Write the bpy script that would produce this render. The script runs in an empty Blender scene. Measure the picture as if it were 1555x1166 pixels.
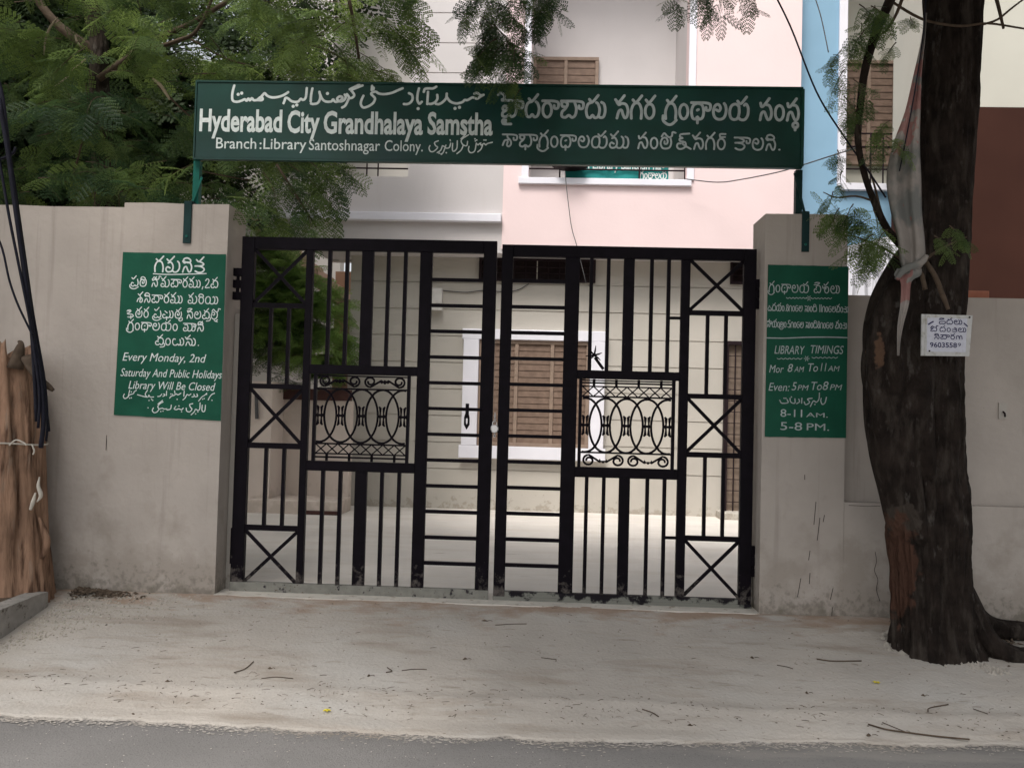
import bpy, math, random
import numpy as np
from mathutils import Vector, Matrix, noise

random.seed(7); RNG = np.random.default_rng(7)
SC = bpy.context.scene
COL = SC.collection
rad = math.radians

# ------------------------------------------------------------------ camera, sky, sun, exposure
W, H, F = 1555.0, 1166.0, 1347.0
YAW, PITCH, ROLL = rad(2.294), rad(1.860), rad(1.510)
CAM = Vector((0.0, -6.15, 1.32))
cp, sp = math.cos(PITCH), math.sin(PITCH)
FWD = Vector((-math.sin(YAW) * cp, math.cos(YAW) * cp, sp))
R0 = Vector((math.cos(YAW), math.sin(YAW), 0)); U0 = R0.cross(FWD)
RGT = R0 * math.cos(ROLL) + U0 * math.sin(ROLL)
UPV = -R0 * math.sin(ROLL) + U0 * math.cos(ROLL)
cd = bpy.data.cameras.new('camera'); cam = bpy.data.objects.new('camera', cd); COL.objects.link(cam)
m = Matrix((RGT, UPV, -FWD)).transposed().to_4x4(); m.translation = CAM
cam.matrix_world = m
cd.sensor_width = 36; cd.lens = 36 * F / W; cd.clip_start = 0.05; cd.clip_end = 500
SC.camera = cam

SUN_EL, SUN_AZ = 58.0, 200.0          # high, from behind the camera, veiled by cloud
world = bpy.data.worlds.new('World'); SC.world = world; world.use_nodes = True
wn, wl = world.node_tree.nodes, world.node_tree.links
sky = wn.new('ShaderNodeTexSky'); sky.sky_type = 'NISHITA'; sky.sun_disc = False
sky.sun_elevation = rad(SUN_EL); sky.sun_rotation = rad(SUN_AZ)
sky.air_density = 1.0; sky.dust_density = 4.0; sky.ozone_density = 1.0
hs = wn.new('ShaderNodeHueSaturation'); hs.inputs['Saturation'].default_value = 0.22   # overcast: a nearly grey sky
wl.new(sky.outputs[0], hs.inputs['Color']); wl.new(hs.outputs[0], wn['Background'].inputs['Color'])
wn['Background'].inputs['Strength'].default_value = 0.12
sd = bpy.data.lights.new('sun', 'SUN'); sd.energy = 1.5; sd.angle = rad(18); sd.color = (1.0, 0.95, 0.9)
so = bpy.data.objects.new('sun', sd); COL.objects.link(so)
az = rad(SUN_AZ)
sdir = Vector((math.sin(az) * math.cos(rad(SUN_EL)), math.cos(az) * math.cos(rad(SUN_EL)), math.sin(rad(SUN_EL))))
so.rotation_euler = sdir.to_track_quat('Z', 'Y').to_euler()
SC.view_settings.view_transform = 'Standard'; SC.view_settings.look = 'None'
SC.view_settings.gamma = 1.0; SC.view_settings.exposure = 0.86; SC.view_settings.use_curve_mapping = False

# ------------------------------------------------------------------ helpers
def ray(px, py):
    return FWD * F + RGT * (px - W / 2) + UPV * (H / 2 - py)
def P(px, py, Y=0.0):                   # the point of the plane y = Y seen at that pixel of the photograph
    d = ray(px, py); return CAM + d * ((Y - CAM.y) / d.y)
def G(px, py, z=0.0):                   # the same for the level z
    d = ray(px, py); return CAM + d * ((z - CAM.z) / d.z)

def gz(y):                              # height of the apron / road
    if y >= -0.03: return 0.0
    if y <= -1.62: return -0.285
    t = (-0.03 - y) / 1.59
    return -0.285 * (t * 0.85 + 0.15 * t * t)

def tag(o, label=None, cat=None, group=None, kind=None):
    if label: o['label'] = label
    if cat: o['category'] = cat
    if group: o['group'] = group
    if kind: o['kind'] = kind
    return o
def empty(name, loc, label, cat, group=None):
    o = bpy.data.objects.new(name, None); COL.objects.link(o); o.location = loc; o.empty_display_size = 0.1
    return tag(o, label, cat, group)

PW = {}
def wpos(o):
    return PW.get(o.name, Vector((0, 0, 0)))
def link_mesh(name, me, mat, parent=None, smooth=False):
    if mat is not None and not me.materials: me.materials.append(mat)
    if smooth: me.polygons.foreach_set('use_smooth', [True] * len(me.polygons))
    o = bpy.data.objects.new(name, me); COL.objects.link(o)
    if parent is not None:
        o.parent = parent
        r = parent
        off = Vector((0, 0, 0))
        while r is not None:
            off += Vector(r.location); r = r.parent
        o.location = -off               # vertices are written in world metres
    return o

class MB:
    def __init__(s): s.v = []; s.f = []
    def add(s, vs, fs):
        n = len(s.v); s.v += [tuple(x) for x in vs]; s.f += [tuple(i + n for i in q) for q in fs]; return s
    def box(s, x0, x1, y0, y1, z0, z1):
        x0, x1 = sorted((x0, x1)); y0, y1 = sorted((y0, y1)); z0, z1 = sorted((z0, z1))
        return s.add([(x0, y0, z0), (x1, y0, z0), (x1, y1, z0), (x0, y1, z0), (x0, y0, z1), (x1, y0, z1), (x1, y1, z1), (x0, y1, z1)],
                     [(0, 3, 2, 1), (4, 5, 6, 7), (0, 1, 5, 4), (1, 2, 6, 5), (2, 3, 7, 6), (3, 0, 4, 7)])
    def cbox(s, x0, x1, y0, y1, z0, z1, b=0.004):     # box with chamfered front edges
        x0, x1 = sorted((x0, x1)); z0, z1 = sorted((z0, z1))
        v = [(x0 + b, y0, z0 + b), (x1 - b, y0, z0 + b), (x1 - b, y0, z1 - b), (x0 + b, y0, z1 - b),
             (x0, y0 + b, z0), (x1, y0 + b, z0), (x1, y0 + b, z1), (x0, y0 + b, z1),
             (x0, y1, z0), (x1, y1, z0), (x1, y1, z1), (x0, y1, z1)]
        f = [(0, 1, 2, 3)]
        for a, c in ((0, 4), (4, 8)):
            for i in range(4):
                j = (i + 1) % 4; f.append((a + i, c + i, c + j, a + j))
        f.append((8, 11, 10, 9)); return s.add(v, f)
    def bar(s, p, q, w, d):                            # flat bar from p to q, width w in the xz plane, depth d in y
        p, q = Vector(p), Vector(q); t = (q - p).normalized(); n = Vector((-t.z, 0, t.x)) * (w / 2); e = Vector((0, d / 2, 0))
        v = [p + n - e, p - n - e, p - n + e, p + n + e, q + n - e, q - n - e, q - n + e, q + n + e]
        return s.add(v, [(0, 1, 2, 3), (7, 6, 5, 4), (0, 4, 5, 1), (1, 5, 6, 2), (2, 6, 7, 3), (3, 7, 4, 0)])
    def tube(s, pts, radii, n=8, cap=True, noise_amp=0.0, seed=0):
        pts = [Vector(p) for p in pts]
        if not hasattr(radii, '__len__'): radii = [radii] * len(pts)
        base = len(s.v); ref = None
        for i, p in enumerate(pts):
            t = (pts[min(i + 1, len(pts) - 1)] - pts[max(i - 1, 0)])
            if t.length < 1e-9: t = Vector((0, 0, 1))
            t.normalize()
            if ref is None: ref = t.orthogonal().normalized()
            ref = (ref - t * ref.dot(t)); ref = ref.normalized() if ref.length > 1e-6 else t.orthogonal().normalized()
            b = t.cross(ref)
            for k in range(n):
                a = 2 * math.pi * k / n; r = radii[i]
                if noise_amp: r *= 1 + noise_amp * noise.noise(Vector((math.cos(a) * 1.7 + seed, math.sin(a) * 1.7, p.z * 2.0 + p.x)))
                s.v.append(tuple(p + (ref * math.cos(a) + b * math.sin(a)) * r))
        for i in range(len(pts) - 1):
            for k in range(n):
                k2 = (k + 1) % n
                s.f.append((base + i * n + k, base + i * n + k2, base + (i + 1) * n + k2, base + (i + 1) * n + k))
        if cap:
            s.f.append(tuple(base + k for k in range(n))[::-1]); s.f.append(tuple(base + (len(pts) - 1) * n + k for k in range(n)))
        return s
    def build(s, name, mat, parent=None, smooth=False):
        me = bpy.data.meshes.new(name); me.from_pydata(s.v, [], s.f); me.update()
        return link_mesh(name, me, mat, parent, smooth)

def spline(pts, k=5):                                   # Catmull-Rom through the points
    if len(pts) < 3: return [tuple(map(float, p)) for p in pts]
    A = np.array(pts, float); A = np.vstack([2 * A[0] - A[1], A, 2 * A[-1] - A[-2]]); out = []
    for i in range(1, len(A) - 2):
        for j in range(k):
            t = j / k; a, b, c, d = A[i - 1:i + 3]
            out.append(tuple(0.5 * ((2 * b) + (c - a) * t + (2 * a - 5 * b + 4 * c - d) * t * t + (3 * b - a - 3 * c + d) * t ** 3)))
    out.append(tuple(A[-2])); return out

def wall_mesh(xs, zs, depth, yb):
    """one connected slab: cells of the grid xs x zs; depth(x, z) is the y of the cell's front or None for an opening"""
    v = {}; vs = []; fs = []
    def V(x, y, z):
        k = (round(x, 5), round(y, 5), round(z, 5))
        if k not in v: v[k] = len(vs); vs.append(k)
        return v[k]
    nx, nz = len(xs) - 1, len(zs) - 1
    D = [[depth((xs[i] + xs[i + 1]) / 2, (zs[j] + zs[j + 1]) / 2) for j in range(nz)] for i in range(nx)]
    for i in range(nx):
        for j in range(nz):
            d = D[i][j]
            if d is None: continue
            a, b, c, e = xs[i], xs[i + 1], zs[j], zs[j + 1]
            fs.append((V(a, d, c), V(b, d, c), V(b, d, e), V(a, d, e)))
            fs.append((V(a, yb, c), V(a, yb, e), V(b, yb, e), V(b, yb, c)))
            for (ii, jj, p, q) in ((i - 1, j, (a, c), (a, e)), (i + 1, j, (b, e), (b, c)), (i, j - 1, (b, c), (a, c)), (i, j + 1, (a, e), (b, e))):
                dn = D[ii][jj] if 0 <= ii < nx and 0 <= jj < nz else None
                lim = yb if dn is None else dn
                if lim > d + 1e-6:
                    fs.append((V(p[0], d, p[1]), V(q[0], d, q[1]), V(q[0], lim, q[1]), V(p[0], lim, p[1])))
    me = bpy.data.meshes.new('wall'); me.from_pydata(vs, [], fs); me.update(); return me

# ------------------------------------------------------------------ materials
def mat(name, col, rough=0.8, vary=0.12, scale=6.0, bump=0.0, bscale=60.0, metal=0.0, extra=None, spec=0.12, bstretch=None):
    m = bpy.data.materials.new(name); m.use_nodes = True; nt = m.node_tree; n, l = nt.nodes, nt.links
    b = n['Principled BSDF']; b.inputs['Roughness'].default_value = rough; b.inputs['Metallic'].default_value = metal
    b.inputs['Specular IOR Level'].default_value = spec
    tc = n.new('ShaderNodeTexCoord'); geo = n.new('ShaderNodeNewGeometry')
    no = n.new('ShaderNodeTexNoise'); no.inputs['Scale'].default_value = scale; no.inputs['Detail'].default_value = 6
    l.new(geo.outputs['Position'], no.inputs['Vector'])
    mx = n.new('ShaderNodeMix'); mx.data_type = 'RGBA'
    mx.inputs[6].default_value = (*[c * (1 - vary) for c in col], 1); mx.inputs[7].default_value = (*[min(1, c * (1 + vary)) for c in col], 1)
    rp = n.new('ShaderNodeMapRange'); rp.inputs[1].default_value = 0.3; rp.inputs[2].default_value = 0.7
    l.new(no.outputs[0], rp.inputs[0]); l.new(rp.outputs[0], mx.inputs[0])
    out = mx.outputs[2]
    ctx = dict(n=n, l=l, geo=geo, b=b)
    if extra: out = extra(ctx, out)
    l.new(out, b.inputs['Base Color'])
    if bump:
        nb = n.new('ShaderNodeTexNoise'); nb.inputs['Scale'].default_value = bscale; nb.inputs['Detail'].default_value = 5
        if bstretch:
            bm = n.new('ShaderNodeMapping'); bm.inputs['Scale'].default_value = bstretch; l.new(geo.outputs['Position'], bm.inputs['Vector']); l.new(bm.outputs[0], nb.inputs['Vector'])
        else: l.new(geo.outputs['Position'], nb.inputs['Vector'])
        bp = n.new('ShaderNodeBump'); bp.inputs['Strength'].default_value = 1.0; bp.inputs['Distance'].default_value = bump
        l.new(nb.outputs[0], bp.inputs['Height']); l.new(bp.outputs[0], b.inputs['Normal'])
    return m

def blotch(scale, lo, hi, color, axis_mask=None, stretch=(1, 1, 1), detail=4, amount=1.0, rough=0.6):
    """stains with a shape of their own; axis_mask=(axis, from, to) fades them along a world axis (1 at from, 0 at to)"""
    def f(c, src):
        n, l = c['n'], c['l']
        mp = n.new('ShaderNodeMapping'); mp.inputs['Scale'].default_value = stretch; l.new(c['geo'].outputs['Position'], mp.inputs['Vector'])
        no = n.new('ShaderNodeTexNoise'); no.inputs['Scale'].default_value = scale; no.inputs['Detail'].default_value = detail; no.inputs['Roughness'].default_value = rough
        l.new(mp.outputs[0], no.inputs['Vector'])
        r = n.new('ShaderNodeMapRange'); r.inputs[1].default_value = lo; r.inputs[2].default_value = hi
        val = no.outputs[0]
        if axis_mask:
            sx = n.new('ShaderNodeSeparateXYZ'); l.new(c['geo'].outputs['Position'], sx.inputs[0])
            am = n.new('ShaderNodeMapRange'); am.inputs[1].default_value = axis_mask[1]; am.inputs[2].default_value = axis_mask[2]
            am.inputs[3].default_value = 0.25; am.inputs[4].default_value = -0.35
            l.new(sx.outputs[axis_mask[0]], am.inputs[0])
            ad = n.new('ShaderNodeMath'); ad.operation = 'ADD'; l.new(val, ad.inputs[0]); l.new(am.outputs[0], ad.inputs[1]); val = ad.outputs[0]
        l.new(val, r.inputs[0])
        ml = n.new('ShaderNodeMath'); ml.operation = 'MULTIPLY'; ml.inputs[1].default_value = amount; ml.use_clamp = True
        l.new(r.outputs[0], ml.inputs[0])
        mx = n.new('ShaderNodeMix'); mx.data_type = 'RGBA'; l.new(ml.outputs[0], mx.inputs[0]); l.new(src, mx.inputs[6]); mx.inputs[7].default_value = (*color, 1)
        return mx.outputs[2]
    return f
def chain(*fs):
    def g(c, s):
        for f in fs: s = f(c, s)
        return s
    return g

M = {}
M['plaster'] = mat('aged_beige_plaster', (0.43, 0.385, 0.345), 0.9, 0.09, 1.4, 0.006, 16,
    extra=chain(blotch(1.3, 0.45, 0.70, (0.365, 0.325, 0.288), detail=6, amount=0.85),
                blotch(4, 0.50, 0.68, (0.30, 0.262, 0.222), (2, -0.1, 1.5), amount=0.65, detail=7),
                blotch(5.5, 0.56, 0.80, (0.285, 0.25, 0.22), stretch=(2.6, 1, 0.12), amount=0.75, detail=5),
                blotch(24, 0.56, 0.72, (0.185, 0.165, 0.14), (2, -0.10, 0.62), detail=6, amount=0.62),
                blotch(7, 0.48, 0.66, (0.175, 0.155, 0.125), (2, -0.12, 0.24), detail=8, amount=0.85),
                blotch(13, 0.69, 0.73, (0.46, 0.43, 0.39), detail=7, amount=0.5),
                blotch(19, 0.71, 0.76, (0.22, 0.19, 0.16), amount=0.45, detail=5)))
M['plaster_pale'] = mat('pale_pillar_edge_plaster', (0.44, 0.41, 0.37), 0.9, 0.06, 3, 0.003, 40,
    extra=blotch(8, 0.52, 0.62, (0.26, 0.23, 0.19), (2, -0.1, 0.35), detail=6))
M['green_paint'] = mat('green_wall_paint', (0.010, 0.080, 0.048), 0.55, 0.16, 5, 0.0015, 40)
M['green_enamel'] = mat('green_enamel_board', (0.005, 0.040, 0.030), 0.34, 0.25, 3, 0.0006, 8, spec=0.5,
    extra=blotch(2.2, 0.5, 0.75, (0.012, 0.050, 0.055), stretch=(1, 1, 1.5), amount=0.6))
M['green_metal'] = mat('green_metal', (0.012, 0.11, 0.085), 0.4, 0.2, 8, 0.001, 60)
M['dark_metal'] = mat('dark_green_strap', (0.012, 0.035, 0.035), 0.45, 0.2, 8, 0.001, 60)
M['letter'] = mat('white_lettering', (0.62, 0.68, 0.66), 0.6, 0.12, 25)
M['letter_dim'] = mat('greyish_lettering', (0.40, 0.45, 0.45), 0.6, 0.15, 25)
M['black'] = mat('black_gate_paint', (0.0045, 0.003, 0.0055), 0.5, 0.3, 14, 0.0008, 90, spec=0.08,
    extra=chain(blotch(22, 0.60, 0.78, (0.16, 0.14, 0.125), (2, 0.0, 0.55), detail=8, amount=0.6),
                blotch(40, 0.72, 0.80, (0.12, 0.085, 0.07), detail=5, amount=0.5)))
M['worn_rail'] = mat('weathered_grey_rail', (0.21, 0.205, 0.18), 0.7, 0.15, 18, 0.001, 60,
    extra=chain(blotch(20, 0.60, 0.66, (0.03, 0.025, 0.03), detail=5), blotch(70, 0.66, 0.72, (0.10, 0.07, 0.05), detail=2)))
M['black_to_grey'] = mat('half_worn_black_rail', (0.012, 0.01, 0.013), 0.6, 0.2, 18, 0.001, 60,
    extra=blotch(11, 0.50, 0.58, (0.19, 0.19, 0.165), (2, -0.02, 0.16), detail=7))
M['steel'] = mat('bright_steel', (0.6, 0.6, 0.6), 0.3, 0.1, 10, metal=0.9)
M['earth'] = mat('sandy_concrete_apron', (0.44, 0.40, 0.355), 0.95, 0.09, 1.6, 0.006, 45,
    extra=chain(blotch(1.7, 0.50, 0.70, (0.48, 0.455, 0.42), stretch=(0.6, 1.4, 1), amount=0.8),
                blotch(3.0, 0.53, 0.70, (0.30, 0.25, 0.20), stretch=(0.4, 1.6, 1), amount=0.7, detail=6),
                blotch(9, 0.62, 0.72, (0.27, 0.235, 0.19), stretch=(0.35, 1.8, 1), amount=0.75, detail=8),
                blotch(70, 0.68, 0.74, (0.19, 0.16, 0.12), stretch=(0.6, 1, 1), amount=0.8, detail=2),
                blotch(6, 0.55, 0.75, (0.31, 0.21, 0.145), (1, 0.0, -0.8), amount=0.7, stretch=(0.5, 1, 1))))
M['road'] = mat('dusty_asphalt', (0.205, 0.196, 0.188), 0.9, 0.06, 2.5, 0.004, 120,
    extra=chain(blotch(2.2, 0.55, 0.8, (0.24, 0.23, 0.22), stretch=(0.35, 1.6, 1), amount=0.7),
                blotch(90, 0.56, 0.70, (0.12, 0.115, 0.11), detail=3, amount=0.75), blotch(5, 0.56, 0.70, (0.27, 0.255, 0.235), (1, -1.6, -2.3), stretch=(0.25, 1.6, 1), detail=7, amount=0.7), blotch(60, 0.70, 0.76, (0.36, 0.34, 0.32), detail=2, amount=0.5)))
M['court'] = mat('courtyard_concrete', (0.66, 0.62, 0.57), 0.9, 0.08, 1.4, 0.003, 30,
    extra=chain(blotch(2.0, 0.5, 0.75, (0.58, 0.52, 0.45), stretch=(0.35, 2, 1), amount=0.7), blotch(8, 0.64, 0.72, (0.33, 0.28, 0.23), stretch=(0.3, 1.8, 1), amount=0.6)))
M['sill'] = mat('pale_threshold_concrete', (0.60, 0.56, 0.50), 0.9, 0.1, 9, 0.003, 50, extra=blotch(14, 0.58, 0.66, (0.30, 0.24, 0.18), detail=6, amount=0.8))
M['kerb'] = mat('old_kerb_concrete', (0.30, 0.28, 0.255), 0.95, 0.2, 9, 0.008, 30, extra=blotch(20, 0.58, 0.68, (0.10, 0.085, 0.07), detail=5))
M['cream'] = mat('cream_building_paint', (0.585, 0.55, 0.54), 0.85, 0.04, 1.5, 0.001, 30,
    extra=blotch(3, 0.6, 0.8, (0.52, 0.48, 0.45), stretch=(2, 1, 0.25), amount=0.5))
M['cream_lower'] = mat('beige_building_paint', (0.475, 0.445, 0.395), 0.85, 0.05, 1.8, 0.001, 30,
    extra=chain(blotch(14, 0.56, 0.66, (0.33, 0.29, 0.24), (2, -0.1, 0.45), detail=6, amount=0.7)))
M['cream_shade'] = mat('shaded_cream_paint', (0.50, 0.48, 0.45), 0.85, 0.04, 1.5)  # cream greyed down, shade put into the colour
M['pink'] = mat('pale_pink_paint', (0.79, 0.635, 0.625), 0.8, 0.03, 1.2, 0.001, 30, extra=blotch(2.4, 0.6, 0.8, (0.74, 0.58, 0.55), stretch=(1.6, 1, 0.3), amount=0.5))
M['white'] = mat('white_trim_paint', (0.76, 0.75, 0.80), 0.7, 0.03, 3)
M['blue'] = mat('sky_blue_paint', (0.235, 0.39, 0.52), 0.8, 0.05, 1.6, extra=blotch(3, 0.6, 0.8, (0.19, 0.36, 0.50), stretch=(2, 1, 0.25), amount=0.5))
M['beige_right'] = mat('ivory_building_paint', (0.50, 0.485, 0.42), 0.85, 0.05, 1.3)
M['maroon'] = mat('maroon_building_paint', (0.045, 0.018, 0.0125), 0.85, 0.12, 1.8)
M['shutter'] = mat('brown_wooden_slats', (0.185, 0.128, 0.097), 0.6, 0.18, 12, 0.001, 70)
M['shutter_frame'] = mat('taupe_window_frame', (0.27, 0.20, 0.155), 0.6, 0.1, 12)
M['dark_grille'] = mat('dark_iron_grille', (0.02, 0.012, 0.014), 0.6, 0.2, 12)
M['vent_back'] = mat('vent_shade_and_crack', (0.018, 0.012, 0.012), 0.9, 0.2, 12)  # flat dark colour paints the shade behind the vent rods; also colours cracks
M['door_panel'] = mat('grimy_door_panel', (0.21, 0.16, 0.125), 0.8, 0.15, 9)
M['stair'] = mat('tan_staircase_paint', (0.46, 0.33, 0.25), 0.85, 0.08, 3)
M['stair_brown'] = mat('brown_staircase_paint', (0.27, 0.165, 0.115), 0.85, 0.08, 3)
M['side_wall'] = mat('pinkish_compound_wall', (0.60, 0.52, 0.46), 0.9, 0.05, 2, 0.002, 30, extra=blotch(7, 0.55, 0.7, (0.42, 0.36, 0.30), (2, 0, 0.7), detail=6, amount=0.6))
M['maroon_strip'] = mat('dark_maroon_strip', (0.07, 0.035, 0.03), 0.8, 0.2, 9)
M['metal_white'] = mat('white_box_paint', (0.6, 0.58, 0.55), 0.5, 0.06, 12)
M['teal'] = mat('teal_banner', (0.02, 0.20, 0.19), 0.5, 0.15, 6)
M['wire'] = mat('black_cable', (0.012, 0.012, 0.02), 0.5, 0.2, 20)
M['wire_grey'] = mat('grey_wire', (0.09, 0.09, 0.09), 0.6, 0.2, 20)
M['bark'] = mat('dark_bark', (0.024, 0.018, 0.014), 0.95, 0.45, 9, 0.03, 11, bstretch=(3, 3, .7),
    extra=chain(blotch(6, 0.5, 0.68, (0.085, 0.068, 0.056), stretch=(2.5, 2.5, 0.7), detail=8, amount=0.9),
                blotch(4, 0.60, 0.68, (0.135, 0.12, 0.105), stretch=(2, 2, 0.8), detail=6, amount=0.55)))
def patch(center, size, color, seed=0.0):
    def f(c, src):
        n, l = c['n'], c['l']
        mp = n.new('ShaderNodeMapping'); mp.vector_type = 'TEXTURE'; mp.inputs['Location'].default_value = center; mp.inputs['Scale'].default_value = size
        l.new(c['geo'].outputs['Position'], mp.inputs['Vector'])
        ln = n.new('ShaderNodeVectorMath'); ln.operation = 'LENGTH'; l.new(mp.outputs[0], ln.inputs[0])
        no = n.new('ShaderNodeTexNoise'); no.inputs['Scale'].default_value = 16 + seed; no.inputs['Detail'].default_value = 5; l.new(c['geo'].outputs['Position'], no.inputs['Vector'])
        ad = n.new('ShaderNodeMath'); ad.operation = 'MULTIPLY_ADD'; ad.inputs[1].default_value = 1.3; l.new(no.outputs[0], ad.inputs[0]); l.new(ln.outputs[1], ad.inputs[2])
        r = n.new('ShaderNodeMapRange'); r.inputs[1].default_value = 1.55; r.inputs[2].default_value = 1.72; r.inputs[3].default_value = 0.85; r.inputs[4].default_value = 0
        l.new(ad.outputs[0], r.inputs[0])
        mx = n.new('ShaderNodeMix'); mx.data_type = 'RGBA'; l.new(r.outputs[0], mx.inputs[0]); l.new(src, mx.inputs[6]); mx.inputs[7].default_value = (*color, 1); return mx.outputs[2]
    return f
M['bark_orange'] = mat('stripped_orange_bark', (0.17, 0.075, 0.042), 0.95, 0.3, 9, 0.01, 30, extra=blotch(14, 0.55, 0.66, (0.06, 0.035, 0.025), stretch=(2, 2, 0.8), detail=6))
M['stump'] = mat('stripped_reddish_stump', (0.27, 0.165, 0.11), 0.9, 0.3, 4, 0.018, 9, bstretch=(3, 3, .6),
    extra=chain(blotch(7, 0.5, 0.64, (0.07, 0.038, 0.025), stretch=(3.0, 3.0, 0.35), detail=8, amount=0.9),
                blotch(6, 0.56, 0.70, (0.27, 0.21, 0.165), stretch=(3, 3, 0.5), detail=6, amount=0.7)))
M['twig'] = mat('grey_brown_twig', (0.085, 0.062, 0.045), 0.9, 0.3, 20)
M['dry_leaf'] = mat('dry_brown_litter', (0.10, 0.075, 0.055), 0.9, 0.4, 40)
M['pale_rubble'] = mat('pale_plaster_crumbs', (0.38, 0.345, 0.30), 0.95, 0.2, 30, 0.003, 60)
M['gravel'] = mat('grey_gravel', (0.36, 0.33, 0.28), 0.95, 0.4, 40, 0.002, 60)
M['yellow'] = mat('yellow_blossom', (0.65, 0.55, 0.05), 0.6, 0.1, 30)
M['rope'] = mat('pale_string', (0.48, 0.44, 0.38), 0.8, 0.1, 30)
M['plate'] = mat('soiled_white_plate', (0.50, 0.50, 0.49), 0.55, 0.08, 30, extra=chain(blotch(28, 0.56, 0.7, (0.30, 0.28, 0.22), detail=5, amount=0.7)))
M['plate_field'] = mat('bluish_white_field', (0.54, 0.55, 0.62), 0.55, 0.06, 40, extra=blotch(30, 0.6, 0.72, (0.36, 0.34, 0.30), detail=5, amount=0.7))
M['ink'] = mat('dark_blue_ink', (0.03, 0.03, 0.09), 0.6, 0.2, 60)
M['streaked'] = mat('streaked_white_wall', (0.80, 0.80, 0.85), 0.8, 0.04, 4, extra=blotch(5, 0.52, 0.62, (0.42, 0.42, 0.45), stretch=(3, 1, 0.25), detail=6))
M['terracotta'] = mat('terracotta_coping', (0.35, 0.14, 0.09), 0.8, 0.15, 9)
M['cloth'] = mat('dirty_white_banner_cloth', (0.27, 0.245, 0.225), 0.7, 0.15, 8, 0.002, 40,
    extra=chain(blotch(3.4, 0.48, 0.58, (0.14, 0.15, 0.145), detail=4, amount=0.8), blotch(4.2, 0.585, 0.60, (0.30, 0.10, 0.09), detail=3, amount=0.6)))
def leafmat(name, c0, c1, trans=0.35):
    m = bpy.data.materials.new(name); m.use_nodes = True; n, l = m.node_tree.nodes, m.node_tree.links
    b = n['Principled BSDF']; b.inputs['Roughness'].default_value = 0.5; b.inputs['Specular IOR Level'].default_value = 0.25
    at = n.new('ShaderNodeAttribute'); at.attribute_name = 'tone'
    mx = n.new('ShaderNodeMix'); mx.data_type = 'RGBA'; mx.inputs[6].default_value = (*c0, 1); mx.inputs[7].default_value = (*c1, 1)
    l.new(at.outputs['Fac'], mx.inputs[0]); l.new(mx.outputs[2], b.inputs['Base Color'])
    tr = n.new('ShaderNodeBsdfTranslucent'); hv = n.new('ShaderNodeHueSaturation'); hv.inputs['Value'].default_value = 1.5; hv.inputs['Hue'].default_value = 0.48
    l.new(mx.outputs[2], hv.inputs['Color']); l.new(hv.outputs[0], tr.inputs['Color'])
    ms = n.new('ShaderNodeMixShader'); ms.inputs[0].default_value = trans
    l.new(b.outputs[0], ms.inputs[1]); l.new(tr.outputs[0], ms.inputs[2]); l.new(ms.outputs[0], n['Material Output'].inputs['Surface'])
    return m
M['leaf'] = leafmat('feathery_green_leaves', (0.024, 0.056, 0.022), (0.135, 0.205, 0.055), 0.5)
M['leaf_dark'] = leafmat('shade_darkened_leaves', (0.014, 0.028, 0.011), (0.040, 0.066, 0.022), 0.3)  # leaf colour darkened to paint deep shade between the front leaves
M['leaf_bright'] = leafmat('bright_bush_leaves', (0.07, 0.14, 0.035), (0.19, 0.31, 0.08), 0.5)
M['pod'] = mat('dry_pod', (0.40, 0.33, 0.24), 0.8, 0.15, 20)
# ------------------------------------------------------------------ ground, road, courtyard
def grid(name, xs, ys, zf, m, kind='structure'):
    vs = [(x, y, zf(x, y)) for y in ys for x in xs]; nx = len(xs)
    fs = [(j * nx + i, j * nx + i + 1, (j + 1) * nx + i + 1, (j + 1) * nx + i) for j in range(len(ys) - 1) for i in range(nx - 1)]
    me = bpy.data.meshes.new(name); me.from_pydata(vs, [], fs); me.update()
    return tag(link_mesh(name, me, m, smooth=True), kind=kind)
def nz(x, y, s=1.0, o=0.0): return noise.noise(Vector((x * s + o, y * s - o, o)))
grid('ground', [-200, -60, -20, 0, 20, 60, 200], [-200, -60, -10, 0, 20, 60, 200], lambda x, y: -0.42, M['earth'])
grid('road', np.linspace(-14, 14, 57), np.linspace(-12, -1.0, 34), lambda x, y: -0.285 + 0.006 * nz(x, y, 0.8), M['road'])
def edge_y(x):
    p = float(np.interp(x, (-7, -2.7, -.1, 2.5, 7), (-1.66, -1.70, -1.75, -1.53, -1.40))) + 0.05 * nz(x, 0, 0.9, 3) + 0.045 * nz(x, 0, 3.1, 5) + 0.03 * nz(x, 0, 9, 8) + 0.016 * nz(x, 0, 31, 8)
    return p
def apron_z(x, y):
    z = gz(y) + 0.009 * nz(x, y, 1.6) + 0.0045 * nz(x, y, 6, 2) + 0.002 * nz(x, y, 19, 4)
    z += 0.010 * math.exp(-((y + 1.32 - 0.05 * nz(x, 0, 1.3)) / 0.05) ** 2)      # low ridge of dust by the road
    return z
xs = np.linspace(-7, 7, 560); vs = []; NR = 90
for j in range(NR):
    t = j / (NR - 1)
    for x in xs:
        e = edge_y(x); y = e + (0.0 - e) * (t ** 1.0)
        z = max(apron_z(x, y), -0.272)
        if j < 4: z = -0.2785 + 0.0015 * j + 0.003 * nz(x, y, 9) if j else -0.29
        vs.append((x, y, z))
nx = len(xs)
fs = [(j * nx + i, j * nx + i + 1, (j + 1) * nx + i + 1, (j + 1) * nx + i) for j in range(NR - 1) for i in range(nx - 1)]
me = bpy.data.meshes.new('apron'); me.from_pydata(vs, [], fs); tag(link_mesh('dirt_apron', me, M['earth'], smooth=True), kind='structure')
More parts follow.
